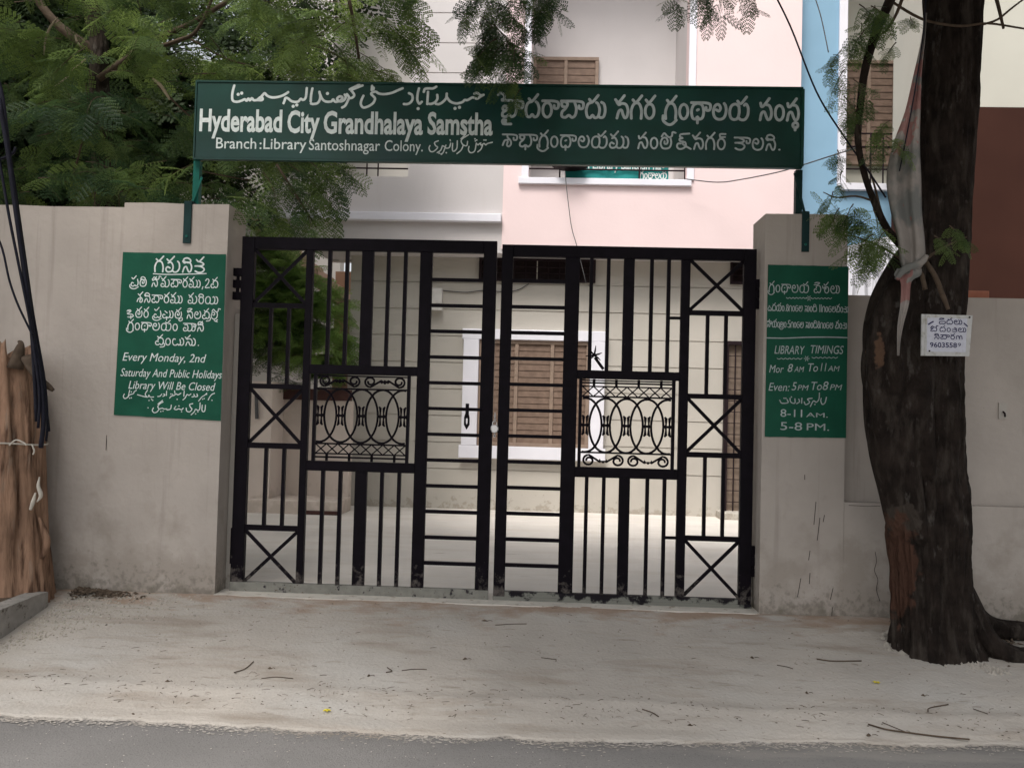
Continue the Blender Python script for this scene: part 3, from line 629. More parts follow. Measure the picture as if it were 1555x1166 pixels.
ik.px([[(120, 78), (105, 130), (95, 200), (104, 252), (150, 266), (205, 252), (240, 236), (262, 254), (282, 228), (300, 250), (322, 224), (345, 248), (385, 246), (432, 248), (448, 232), (425, 212), (380, 248)],
       [(418, 222), (445, 190), (470, 168), (500, 196), (545, 214), (600, 214), (660, 200), (710, 176), (740, 155)], [(165, 180)], [(205, 166)],
       [(955, 108), (950, 170), (940, 222), (912, 245), (885, 232), (860, 260), (820, 268), (775, 256), (738, 226), (710, 222), (700, 250), (688, 282)], [(798, 318)], [(840, 303)],
       [(1020, 112), (1006, 180), (1000, 260)], [(1100, 152), (1110, 200), (1102, 248), (1076, 282), (1030, 292), (1003, 286)], [(1108, 180), (1128, 225), (1155, 254), (1195, 266), (1240, 260), (1258, 238), (1280, 264), (1312, 264), (1348, 246), (1366, 216), (1335, 204), (1304, 232), (1335, 262), (1380, 250), (1404, 212), (1392, 184)],
       [(1193, 170)], [(1418, 178), (1440, 215), (1420, 270), (1395, 312), (1362, 332)], [(1438, 226), (1480, 218), (1502, 190), (1484, 156), (1468, 132), (1510, 112), (1597, 78)], [(1450, 122), (1500, 98), (1560, 68)]], ZA, SA, 0.0175)
ik.px([[(90, 197), (66, 250), (62, 300), (92, 332), (150, 316), (202, 280), (224, 232), (206, 204), (180, 178), (192, 160), (232, 150), (272, 172), (340, 178), (420, 162), (480, 137), (542, 110)],
       [(190, 82), (186, 132)], [(186, 118), (208, 102), (206, 122)], [(615, 167), (650, 188), (656, 235), (630, 276), (592, 293), (556, 292)], [(730, 112), (716, 170), (711, 240), (734, 288), (762, 266)], [(720, 345)],
       [(835, 152), (830, 220), (826, 292)], [(785, 152), (800, 118), (850, 112), (892, 112), (930, 92)], [(940, 187), (942, 230), (916, 270), (872, 290), (850, 290)],
       [(1050, 172), (1042, 225), (1002, 270), (960, 293), (925, 290)], [(1046, 205), (1090, 262), (1160, 285), (1228, 270), (1256, 246), (1290, 246), (1348, 216), (1398, 230), (1438, 206), (1474, 186)], [(1368, 172), (1400, 163), (1436, 190), (1470, 188)],
       [(1145, 342)], [(1197, 330)]], ZZB, SA, 0.0175)
ik.px([[(952, 715), (910, 735), (922, 770), (945, 792), (900, 836), (862, 836), (846, 800), (856, 770)], [(1000, 772), (980, 822), (940, 852)], [(1040, 765), (1012, 842), (988, 872)], [(963, 858)], [(985, 866)],
       [(1095, 742), (1080, 790), (1046, 800), (1020, 780), (1000, 772)], [(1045, 852)], [(1088, 702), (1092, 716)], [(1172, 715), (1166, 800), (1132, 836), (1115, 816), (1118, 745)],
       [(1290, 722), (1280, 770), (1240, 762), (1216, 722), (1232, 690), (1302, 645)], [(1214, 692), (1270, 638)], [(1242, 762), (1216, 820), (1168, 862)],
       [(1390, 742), (1372, 830), (1326, 852), (1300, 820), (1306, 780)], [(1390, 742), (1410, 762), (1430, 745), (1446, 764), (1462, 760), (1444, 810), (1408, 842)], [(1375, 692)], [(1395, 706)], [(1380, 716)],
       [(1455, 762), (1480, 746), (1500, 762), (1520, 746), (1575, 732)], [(1480, 706)], [(1500, 706)], [(1440, 742)]], ZZB, SA, 0.0088)
ik.build('lettering', M['letter'], sb)
ik = INK(YB - .0008)
telugu(ik, 'ha+AY da+t ra+A ba+A da+tu _ na+t ga+t ra+t _ ga+tr o tha+A la ya+t _ sa o sa+M', 762, 177.5, 1213, 24, 4.1, .20, .0125)
telugu(ik, 'sha+A kha+A ga+tr o tha+A la ya+t ma+tu _ sa o ta+O shha+V na+t ga+t ra+V _ ka+A la na+i dot', 763, 222.5, 1186, 17.5, 2.7, .22, .0125)
ik.build('lettering', M['letter_dim'], sb)

# ------------------------------------------------------------------ the gate: two leaves
YG = 0.15
def X(px, py): return P(px, py, YG).x
def Z(py, px=560): return P(px, py, YG).z
def leaf_gate(side):
    L = side < 0
    hx = 362 if L else 1143
    g = empty('gate_leaf', (X(hx, 640), YG, Z(905 if L else 925, hx)),
              'left black steel gate leaf hung on the pillar with the holiday notice' if L else 'right black steel gate leaf hung on the pillar with the library timings', 'gate', 'two leaves of the main gate')
    refy = 640; cx = 560 if L else 950
    ym = lambda px: (px - cx) * 0.021                     # level lines fall to the right in the photograph
    # columns: x read at mid height of the leaf
    if L: xo0, xo1, xi0, xi1, xs0, xs1, xc0, xc1 = 359.5, 379, 728, 748, 631.5, 650, 458, 468.5
    else: xo0, xo1, xi0, xi1, xs0, xs1, xc0, xc1 = 1125, 1144, 756, 773, 853, 875, 1030, 1043.5
    XX = lambda px: P(px, refy, YG).x
    yt0, yt1 = (363.5, 382) if L else (375.5, 393.5)
    yb0, yb1 = (887, 908) if L else (903, 922)
    if L: yb0, yb1 = 889, 910
    ZZ = lambda y: P(cx, y, YG).z
    zt, ztb, zbt, zb = ZZ(yt0), ZZ(yt1), ZZ(yb0), ZZ(yb1)
    d = .045
    fr = lambda nm, a_, b_, c_, e_, y0=YG - d / 2, y1=YG + d / 2, mm='black': MB().cbox(a_, b_, y0, y1, c_, e_, .003).build(nm, M[mm], g)
    fr('stile', XX(xo0), XX(xo1), zb, zt); fr('stile', XX(xi0), XX(xi1), zb, zt)
    A, B_ = sorted((XX(xo1 if L else xo0), XX(xi0 if L else xi1)))
    fr('top_rail', A + .0005, B_ - .0005, ztb, zt)
    fr('bottom_rail', A + .0005, B_ - .0005, zb, zbt, mm='worn_rail' if L else 'black_to_grey')
    if L: MB().cbox(XX(xo0) - .002, XX(xi1) + .002, YG - d / 2 - .006, YG - d / 2 - .0005, zb - .003, zbt, .002).build('kick_plate', M['worn_rail'], g)
    else: MB().cbox(XX(xi0) - .002, XX(xo1) + .002, YG - d / 2 - .006, YG - d / 2 - .0005, zb - .003, zb + .052, .002).build('kick_plate', M['black_to_grey'], g)
    fr('inner_stile', XX(xs0), XX(xs1), zbt + .0005, ztb - .0005); fr('inner_stile', XX(xc0), XX(xc1), zbt + .0005, ztb - .0005)
    dd = .032; thin = lambda nm, a_, b_, c_, e_, mm='black': MB().box(a_, b_, YG - dd / 2, YG + dd / 2, c_, e_).build(nm, M[mm], g)
    # ladder of rungs
    ra, rb = sorted((XX(xs1 if L else xs0), XX(xi0 if L else xi1)))
    first, step = (425.5, 39.1) if L else (427.5, 39.2)
    for k in range(12):
        y = first + step * k
        if y > yb0 - 20: break
        if L: z = P(690, y, YG).z
        else: z = P(815, y, YG).z
        thin('rung', (XX(650) if L else XX(773)) + .0005, (XX(728) if L else XX(853)) - .0005, z - .012, z + .012)
    # middle rails
    m0, m1, n0, n1 = (555.5, 569.5, 701.5, 716.5) if L else (563.5, 576.5, 710.5, 726)
    ca, cb = (XX(468.5), XX(631.5)) if L else (XX(875), XX(1030))
    thin('middle_rail', ca + .0005, cb - .0005, ZZ(m1), ZZ(m0)); thin('middle_rail', ca + .0005, cb - .0005, ZZ(n1), ZZ(n0))
    MB().box(ca, cb, YG - d / 2, YG - dd / 2 - .001, ZZ(m1) + .004, ZZ(m0) - .004).build('rail_face', M['black'], g)
    MB().box(ca, cb, YG - d / 2, YG - dd / 2 - .001, ZZ(n1) + .004, ZZ(n0) - .004).build('rail_face', M['black'], g)
    # uprights above and below the ornament
    up = [493.5, 520, (542.5, 560.5), 583, 609] if L else [893, 919, (942, 958.5), 985, 1011]
    for u in up:
        a_, b_ = u if isinstance(u, tuple) else (u - 2.7, u + 2.7)
        thin('upright', XX(a_), XX(b_), ZZ(m0) + .0005, ztb - .0005)
        thin('upright', XX(a_), XX(b_), zbt + .0005, ZZ(n1) - .0005)
    if not L:
        thin('spacer', XX(1013.7) + .0005, XX(1030) - .0005, ZZ(483.5), ZZ(479.5)); thin('spacer', XX(1013.7) + .0005, XX(1030) - .0005, ZZ(816), ZZ(812))
    # outer column: cross braces and pairs of uprights
    rails = [(460.5, 467.5), (583, 590.5), (672.5, 681), (797.5, 805.5)] if L else [(472, 479.5), (598.5, 606), (687, 695), (814, 821.5)]
    oa, ob = (XX(379), XX(458)) if L else (XX(1043.5), XX(1125))
    cxx = 418 if L else 1084
    zc = lambda y: P(cxx, y, YG).z
    for r0_, r1_ in rails: thin('cross_rail', oa + .0005, ob - .0005, zc(r1_), zc(r0_))
    for (ya, yb_) in ((yt1 - (2 if L else -1.5), rails[0][0]), (rails[1][1], rails[2][0]), (rails[3][1], (884 if L else 905))):
        za, zb_ = min(zc(ya), ztb), max(zc(yb_), zbt)
        MB().bar((oa, YG - .007, za), (ob, YG - .007, zb_), .024, .012).build('brace', M['black'], g)
        MB().bar((oa, YG + .007, zb_), (ob, YG + .007, za), .024, .012).build('brace', M['black'], g)
    for (ya, yb_) in ((rails[0][1], rails[1][0]), (rails[2][1], rails[3][0])):
        for f_ in (.345, .69):
            xm = oa + (ob - oa) * f_; thin('upright', xm - .0115, xm + .0115, zc(yb_) + .0005, zc(ya) - .0005)
    # ornamental casting between the middle rails
    pa, pb = (XX(477.5), XX(619.5)) if L else (XX(880.5), XX(1022))
    z_hi, z_lo = ZZ(m1) , ZZ(n0)
    for xm in (pa, pb): thin('panel_side', xm - .011, xm + .011, z_lo + .0005, z_hi - .0005)
    orn = MB().box(pa + .011, pb - .011, YG - .006, YG + .006, z_hi - .016, z_hi - .006).build('ornament', M['black'], g)
    hgt = z_hi - z_lo
    def zf(t): return z_hi - hgt * t if L else z_lo + hgt * t        # the right casting is hung upside down
    def ob_(nm, mb): return mb.build(nm, M['black'], orn)
    for t in (.165, .765, .80, .955) if L else (.165, .765, .80, .955):
        if t in (.765,): continue
        z = zf(t); ob_('cross_strip', MB().box(pa + .0112, pb - .0112, YG - .006, YG + .006, z - .006, z + .006))
    z = zf(.77)
    n = 13; w_ = (pb - pa - .024); ztop, zbot = zf(.80), zf(.955)
    z1_, z2_ = zf(.80), zf(.915); 
    ob_('cross_strip', MB().box(pa + .0112, pb - .0112, YG - .0058, YG + .0058, z2_ - .005, z2_ + .005))
    nd = 8; sw = w_ / nd
    for k in range(nd):
        xa_ = pa + .012 + k * sw
        ob_('lattice_bar', MB().bar((xa_, YG - .003, z1_), (xa_ + sw, YG - .003, z2_), .0085, .005)); ob_('lattice_bar', MB().bar((xa_, YG + .003, z2_), (xa_ + sw, YG + .003, z1_), .0085, .005))
    for k in range(4):
        xa_ = pa + .012 + w_ * (.13 + .25 * k); ob_('short_post', MB().box(xa_ - .009, xa_ + .009, YG - .006, YG + .006, min(z2_, zf(1)) + .002, max(z2_, zf(1)) - .002))
    # rings
    cz_, rz_ = (zf(.165) + zf(.785)) / 2, abs(zf(.165) - zf(.785)) / 2 - .002
    sp_ = w_ / 4.35; mid = (pa + pb) / 2; rx_ = sp_ * .80
    for k in range(-2, 3):
        c0 = mid + k * sp_
        pts = [(c0 + rx_ * math.sin(t), YG + (.004 if k % 2 else -.004), cz_ + rz_ * math.cos(t)) for t in np.linspace(0, 2 * math.pi, 37)]
        run = []; runs = []
        for p_ in pts:
            if pa + .008 < p_[0] < pb - .008: run.append(p_)
            elif run: runs.append(run); run = []
        if run: runs.append(run)
        if len(runs) > 1 and math.dist(runs[0][0], runs[-1][-1]) < .01: runs = [runs[-1] + runs[0][1:]] + runs[1:-1]
        for r_ in runs:
            if len(r_) > 2: ob_('ring', MB().tube(r_, .0082, 6))
        if abs(c0 - mid) < w_ / 2 + .01:
            kb = MB()
            kb.tube([(c0 - .034, YG - .01, cz_), (c0 - .026, YG - .01, cz_), (c0 - .02, YG - .01, cz_), (c0 + .02, YG - .01, cz_), (c0 + .026, YG - .01, cz_), (c0 + .034, YG - .01, cz_)], [.004, .016, .009, .009, .016, .004], 6)
            ob_('knot', kb)
            for sx_ in (-1, 1):
                if pa < c0 + sx_ * .014 < pb:
                    ob_('knot_bar', MB().tube([(c0 + sx_ * .022, YG - .004, cz_ - .07), (c0 + sx_ * .012, YG - .006, cz_ - .058), (c0 + sx_ * .012, YG - .006, cz_ - .02), (c0 + sx_ * .014, YG - .006, cz_), (c0 + sx_ * .012, YG - .006, cz_ + .02), (c0 + sx_ * .012, YG - .006, cz_ + .058), (c0 + sx_ * .022, YG - .004, cz_ + .07)], [.006, .011, .006, .009, .006, .011, .006], 6))
    # scrolls
    zs_ = (zf(.0) + zf(.165)) / 2 + (.004 if L else -.004); hh = abs(zf(.165) - zf(0)) / 2 - .012; sg = 1 if L else -1
    for k in range(2):
        c0 = pa + .012 + w_ * (.25 + .5 * k)
        for sx_ in (-1, 1):
            pts = []
            for t in np.linspace(0, 1, 22):
                a_ = t * 2.6 * math.pi; r_ = hh * (1 - .62 * t)
                pts.append((c0 + sx_ * (w_ * .16 + r_ * math.sin(a_) * 1.1), YG, zs_ + sg * r_ * -math.cos(a_)))
            pts = [(c0 + sx_ * w_ * .04, YG, zs_ + sg * hh * .2)] + pts
            ob_('scroll', MB().tube(pts, [.0078] * len(pts), 6))
        for q in (-1, 0, 1):
            ob_('leaf_boss', MB().tube([(c0 + q * .018, YG - .002, zs_ - .016 + abs(q) * .006), (c0 + q * .022, YG - .005, zs_), (c0 + q * .03, YG - .002, zs_ + sg * .012)], [.008, .015, .006], 6))
    # hinges
    for (hy0, hy1) in (((401, 462), (795, 862)) if L else ((418, 476), (822, 882))):
        hxx = 359 if L else 1150
        xh = P(hxx, (hy0 + hy1) / 2, YG).x; za, zb_ = P(hxx, hy0, YG).z, P(hxx, hy1, YG).z
        xst = XX(xo0) if L else XX(xo1); xw = (XL1 + .056) if L else (XR0 - .002)
        if L and hy0 < 500: xw = XL1 + .001
        xp = (xst + xw) / 2
        hg = MB().tube([(xp, YG, zb_ + .03), (xp, YG, za - .03)], .013, 8).build('hinge', M['black'], g)
        for zz_ in (za - .06, zb_ + .06, (za + zb_) / 2):
            MB().box(min(xst, xw) + .001, max(xst, xw) - .001, YG - .02, YG + .02, zz_ - .028, zz_ + .028).build('hinge_plate', M['black'], hg)
    return g
gl = leaf_gate(-1); gr_ = leaf_gate(1)
# latch on the left leaf
z = P(708, 617, YG).z; xx_ = P(709.5, 640, YG).x
lt = MB().tube([(P(698, 640, YG).x, YG - .032, z - .02), (P(733, 640, YG).x, YG - .032, z - .018)], .008, 8).build('latch', M['black'], gl)
MB().box(xx_ - .012, xx_ + .012, YG - .03, YG - .018, z - .075, z + .02).build('latch_arm', M['black'], lt)
def hasp():
    mb = MB(); w_ = .02; za, zb_ = z - .05, z - .165
    o = [(-w_ * .6, za), (w_ * .6, za), (w_, za - .03), (w_, zb_ + .035), (0, zb_), (-w_, zb_ + .035), (-w_, za - .03)]
    i_ = [(-w_ * .25, za - .035), (w_ * .25, za - .035), (w_ * .3, za - .045), (w_ * .3, zb_ + .05), (0, zb_ + .035), (-w_ * .3, zb_ + .05), (-w_ * .3, za - .045)]
    v = []
    for yy in (YG - .04, YG - .031):
        v += [(xx_ + a_, yy, b_) for a_, b_ in o] + [(xx_ + a_, yy, b_) for a_, b_ in i_]
    f = []
    for k in range(7):
        j = (k + 1) % 7
        f += [(k, j, 7 + j, 7 + k), (14 + k, 21 + k, 21 + j, 14 + j), (k, 14 + k, 14 + j, j), (7 + k, 7 + j, 21 + j, 21 + k)]
    return mb.add(v, f).build('hasp', M['black'], lt)
hasp()
# spiky scrap of wire tied to the right leaf
sp0 = P(902, 540, YG); t_ = empty('thorny_twig', (sp0.x, YG - .03, sp0.z), 'small black spiky thorn caught on the upright of the right gate leaf', 'thorn')
for k, (dx, dz) in enumerate(((-.062, -.008), (.055, .02), (.01, .07), (-.03, .04), (.045, -.035), (-.025, -.03))):
    MB().tube([(sp0.x, YG - .03, sp0.z), (sp0.x + dx * .6, YG - .034, sp0.z + dz * .5), (sp0.x + dx, YG - .03, sp0.z + dz)], [.008, .006, .002], 6).build('spike', M['black'], t_)
a_, b_ = P(903, 543, YG), P(916, 561, YG)
MB().bar((a_.x, YG - .022, a_.z), (b_.x, YG - .022, b_.z), .02, .01).build('stay', M['black'], gr_)
# padlock and chain through the gap
pk = P(751, 651, YG - .05); t_ = empty('padlock', (pk.x, pk.y, pk.z - .03), 'small silver padlock hanging from a chain between the two gate leaves', 'padlock')
bm_ = MB(); prof = [(0, .030), (.018, .027), (.027, .012), (.028, -.005), (.020, -.024), (.008, -.031)]
ring_ = [(x_, z_) for x_, z_ in prof] + [(-x_, z_) for x_, z_ in prof[::-1] if x_ > 0]
nv = len(ring_); vv = [(pk.x + x_, pk.y - .009, pk.z + z_) for x_, z_ in ring_] + [(pk.x + x_ * .8, pk.y - .014, pk.z + z_ * .8) for x_, z_ in ring_] + [(pk.x + x_, pk.y + .009, pk.z + z_) for x_, z_ in ring_]
ff = [tuple(range(nv, 2 * nv)), tuple(range(2 * nv, 3 * nv))[::-1]]
for k in range(nv):
    j = (k + 1) % nv; ff += [(k, j, nv + j, nv + k), (2 * nv + k, 2 * nv + j, j, k)]
bm_.add(vv, ff).build('lock_body', M['steel'], t_)
MB().tube([(pk.x - .014, pk.y, pk.z + .02), (pk.x - .014, pk.y, pk.z + .045), (pk.x, pk.y, pk.z + .06), (pk.x + .014, pk.y, pk.z + .045), (pk.x + .014, pk.y, pk.z + .02)], .004, 6).build('shackle', M['steel'], t_)
ch_ = empty('chain', (pk.x, YG, pk.z), 'thin steel chain looped between the two leaves above and below the padlock', 'chain')
for k in range(7):
    zc_ = pk.z + .05 + .014 * k - (.17 if k > 4 else 0)
    pts = [(pk.x + (.006 * math.sin(a) if k % 2 else 0) , pk.y + .006 + (0 if k % 2 else .006 * math.sin(a)), zc_ + .011 * math.cos(a)) for a in np.linspace(0, 2 * math.pi, 9)]
    MB().tube(pts, .0022, 5, cap=False).build('link', M['steel'], ch_)
# ------------------------------------------------------------------ the library building behind the gate
YF, YU, YI = 5.9, 5.5, 6.75           # ground floor wall, upper floor wall, back wall of the balconies
def XA(px, py, Y): return P(px, py, Y).x
def ZA_(px, py, Y): return P(px, py, Y).z
lib = empty('library_building', (XA(760, 775, YF), YF, 0), 'two-storey cream and pink library building behind the gate with brown shutters', 'building')
xl, xm, xr = XA(527, 600, YF), XA(763, 320, YU), XA(1217, 60, YU)
zc0 = ZA_(950, 388, YU)                                                      # underside of the upper floor
# ground floor wall with plaster grooves
gro = []
for k in range(8):
    z = ZA_(950, 435 + 40.6 * k, YF)
    if z > .3: gro.append(z)
gro = sorted(gro)
zs = [-0.2]
for z in gro: zs += [z - .007, z + .007]
zs.append(zc0 - .002)
isg = lambda z: any(abs(z - q) < .006 for q in gro)
lo = wall_mesh([xl, XA(1250, 600, YF)], zs, lambda x, z: YF + (.012 if isg(z) else 0), YF + .3)
link_mesh('ground_floor_wall', lo, M['cream_lower'], lib)
MB().box(XA(480, 600, YF), xr + .25, YU, YF + .32, zc0, zc0 + .05).build('floor_slab', M['cream'], lib)
# upper floor: cream wing left, pink wing right, balconies cut through
ztop = ZA_(760, -260, YU)
bB = (XA(805, 180, YU), XA(1044, 180, YU), ZA_(920, 273, YU))
bA = (XA(505, 120, YU), XA(624, 120, YU), ZA_(580, 268, YU))
zhead = ztop - .3
xwl = XA(398, 330, YU)
gz_ = [ZA_(680, 20 + 45.5 * k, YU) for k in range(-5, 3)]; gz_ = sorted(z for z in gz_ if bA[2] + .25 < z < ztop - .1)
zs = [zc0 + .052, bA[2]]
zband = []
zz_ = sorted(set([bA[2]] + [q for z in gz_ for q in (z - .007, z + .007)] + [zhead, ztop]))
me = wall_mesh([xwl, bA[0], bA[1], xm], [zc0 + .052] + zz_,
               lambda x, z: None if (bA[0] < x < bA[1] and bA[2] < z < zhead) else (YU + (.014 if any(abs(z - q) < .006 for q in gz_) else 0)), YU + .2)
link_mesh('cream_wall', me, M['cream'], lib)
me = wall_mesh([xm + .001, bB[0], bB[1], xr], [zc0 + .052, bB[2], zhead, ztop], lambda x, z: None if (bB[0] < x < bB[1] and bB[2] < z < zhead) else YU - .02, YU + .2)
link_mesh('pink_wall', me, M['pink'], lib)
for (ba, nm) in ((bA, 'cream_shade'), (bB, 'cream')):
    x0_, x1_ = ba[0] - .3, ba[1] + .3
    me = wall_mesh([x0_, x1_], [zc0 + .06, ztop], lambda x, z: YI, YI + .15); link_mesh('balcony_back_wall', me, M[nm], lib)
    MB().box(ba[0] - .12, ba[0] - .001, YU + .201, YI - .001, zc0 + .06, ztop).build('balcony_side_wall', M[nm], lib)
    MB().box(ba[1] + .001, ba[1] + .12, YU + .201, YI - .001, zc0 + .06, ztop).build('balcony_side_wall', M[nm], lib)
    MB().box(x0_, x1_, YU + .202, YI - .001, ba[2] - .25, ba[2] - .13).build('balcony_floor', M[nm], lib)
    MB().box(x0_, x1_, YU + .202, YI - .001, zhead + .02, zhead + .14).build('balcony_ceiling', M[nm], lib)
MB().box(xwl, xr, YU + .21, YI + .3, ztop - .1, ztop + .1).build('roof_slab', M['cream'], lib)
# white trims
tw = .075
MB().cbox(bB[1] + .001, bB[1] + tw + .02, YU - .045, YU + .05, bB[2] - .001, zhead, .004).build('balcony_trim', M['white'], lib)
MB().cbox(bB[0] - tw - .02, bB[0] - .001, YU - .045, YU + .05, bB[2] - .001, zhead, .004).build('balcony_trim', M['white'], lib)
MB().cbox(bB[0] - .13, bB[1] + .06, YU - .075, YU + .05, bB[2] - .085, bB[2] - .002, .005).build('balcony_sill', M['white'], lib)
zb1, zb0 = ZA_(600, 322, YU - .1), ZA_(600, 334, YU - .1)
MB().cbox(xwl - .1, xm - .01, YU - .10, YU - .001, zb0, zb1, .006).build('white_ledge', M['white'], lib)
# balcony rails
def balcony_rail(ba, hz, vx, Y):
    for z in hz: MB().tube([(ba[0] + .001, Y, z), (ba[1] - .001, Y, z)], .011, 6).build('rail', M['dark_grille'], lib)
    for x in vx: MB().tube([(x, Y, ba[2] - .001), (x, Y, max(hz) + .0)], .011, 6).build('baluster', M['dark_grille'], lib)
zr = ZA_(920, 258, YU + .1); balcony_rail(bB, (zr, zr + .42), (XA(850, 262, YU + .1), XA(971, 262, YU + .1), XA(1040, 262, YU + .1)), YU + .1)
zr = ZA_(580, 256, YU + .1); balcony_rail(bA, (zr, zr + .42), (XA(557, 262, YU + .1), XA(574, 262, YU + .1)), YU + .1)
# shuttered windows
def shutter_window(x0, x1, z0, z1, Y, panes, lib_, name='window', step=.085, dark_side=0.0):
    fw = .05
    fr = MB().box(x0, x1, Y - .02, Y + .03, z0, z1).build(name, M['shutter_frame'], lib_)
    n = panes; w = (x1 - x0 - fw * (n + 1)) / n
    for (a_, b_, c_, d_) in ((x0, x1, z1 - fw, z1), (x0, x1, z0, z0 + fw)):
        MB().cbox(a_, b_, Y - .055, Y - .021, c_, d_, .004).build('frame_rail', M['shutter_frame'], fr)
    for k in range(n + 1):
        a_ = x0 + k * (w + fw); MB().cbox(a_, a_ + fw, Y - .053, Y - .021, z0 + fw + .001, z1 - fw - .001, .004).build('mullion', M['shutter_frame'], fr)
    ns = max(2, int((z1 - z0 - 2 * fw) / step)); hh = (z1 - z0 - 2 * fw) / ns
    sl = None
    for k in range(n):
        a_ = x0 + fw + k * (w + fw)
        for j in range(ns):
            zq = z0 + fw + j * hh
            if sl is None:
                mb = MB(); mb.add([(0, -.022, .004), (w - .002, -.022, .004), (w - .002, -.014, hh * .98), (0, -.014, hh * .98), (0, -.034, .0), (w - .002, -.034, .0), (w - .002, -.026, hh * .95), (0, -.026, hh * .95)],
                                  [(4, 5, 6, 7), (0, 4, 7, 3), (5, 1, 2, 6), (3, 7, 6, 2), (0, 1, 5, 4)])
                sl = bpy.data.meshes.new('slat'); sl.from_pydata(mb.v, [], mb.f); sl.materials.append(M['shutter'])
            o = bpy.data.objects.new('slat', sl); COL.objects.link(o); o.parent = fr; o.location = (a_ + .001, Y, zq)
    return fr
wx0, wx1, wz0, wz1 = XA(703, 600, YF), XA(917, 600, YF), ZA_(800, 697, YF), ZA_(800, 502, YF)
# white surround of the ground floor window
for (a_, b_, c_, d_) in ((wx0, wx0 + .21, wz0 + .17, wz1 - .14), (wx1 - .20, wx1, wz0 + .17, wz1 - .14), (wx0 - .02, wx1 + .02, wz1 - .139, wz1), (wx0 - .03, wx1 + .03, wz0, wz0 + .169)):
    MB().cbox(a_, b_, YF - .12, YF - .001, c_, d_, .006).build('window_surround', M['white'], lib)
shutter_window(wx0 + .212, wx1 - .202, wz0 + .17, wz1 - .141, YF - .03, 3, lib)
shutter_window(XA(810, 100, YI), XA(909, 100, YI), ZA_(850, 250, YI), ZA_(850, 90, YI), YI - .03, 2, lib, step=.1)
# ventilators
def ventilator(px0, px1, py0, py1):
    x0, x1, z0, z1 = XA(px0, (py0 + py1) / 2, YF), XA(px1, (py0 + py1) / 2, YF), ZA_((px0 + px1) / 2, py1, YF), ZA_((px0 + px1) / 2, py0, YF)
    v = MB().box(x0, x1, YF - .012, YF - .001, z0, z1).build('ventilator', M['vent_back'], lib)
    for (a_, b_, c_, d_) in ((x0 - .03, x1 + .03, z1, z1 + .03), (x0 - .03, x1 + .03, z0 - .03, z0), (x0 - .03, x0, z0, z1), (x1, x1 + .03, z0, z1)):
        MB().box(a_, b_, YF - .05, YF - .0005, c_, d_).build('ventilator_frame', M['dark_grille'], v)
    for k in range(1, 3): MB().tube([(x0, YF - .03, z0 + (z1 - z0) * k / 3), (x1, YF - .03, z0 + (z1 - z0) * k / 3)], .008, 6).build('ventilator_rod', M['dark_grille'], v)
    n = int((x1 - x0) / .14)
    for k in range(1, n): MB().tube([(x0 + (x1 - x0) * k / n, YF - .03, z0), (x0 + (x1 - x0) * k / n, YF - .03, z1)], .007, 6).build('ventilator_rod', M['dark_grille'] if k != n // 2 else M['cream_lower'], v)
ventilator(731, 901, 397, 425); ventilator(1112, 1165, 400, 429)
# door with its collapsible grille
dx0, dx1, dz0, dz1 = XA(1103, 650, YF), XA(1176, 650, YF), ZA_(1140, 786, YF), ZA_(1140, 525, YF)
dz0 = max(dz0, .06)
dr = MB().box(dx0, dx1, YF - .02, YF - .001, dz0, dz1).build('door', M['door_panel'], lib)
for (a_, b_, c_, d_) in ((dx0 - .05, dx0, dz0 - .02, dz1 + .05), (dx1, dx1 + .05, dz0 - .02, dz1 + .05), (dx0, dx1, dz1, dz1 + .05)):
    MB().box(a_, b_, YF - .09, YF - .0005, c_, d_).build('door_frame', M['dark_grille'], dr)
n = 7
for k in range(1, n): MB().tube([(dx0 + (dx1 - dx0) * k / n, YF - .06, dz0), (dx0 + (dx1 - dx0) * k / n, YF - .06, dz1)], .009, 6).build('grille_rod', M['dark_grille'], dr)
for k in range(1, 15): MB().tube([(dx0, YF - .06, dz0 + (dz1 - dz0) * k / 15), (dx1, YF - .06, dz0 + (dz1 - dz0) * k / 15)], .006, 6).build('grille_rod', M['dark_grille'], dr)
MB().cbox(dx0 - .12, dx1 + .3, YF - .30, YF - .001, .0, .09, .008).build('door_step', M['cream_lower'], lib)
# meter box and its cable
p = P(663, 449, YF - .08); mbx = MB().cbox(p.x - .075, p.x + .075, YF - .12, YF - .001, p.z - .11, p.z + .10, .008).build('meter_box', M['metal_white'], lib)
MB().box(p.x - .08, p.x + .08, YF - .125, YF - .001, p.z - .20, p.z - .15).build('box_shelf', M['metal_white'], mbx)
pts = [P(x, y, YF - .02) for x, y in ((671, 441), (690, 443), (710, 444), (735, 441), (760, 443), (785, 441), (803, 431))]
MB().tube([tuple(q) for q in spline([tuple(v) for v in pts], 3)], .007, 5).build('cable', M['wire_grey'], lib)
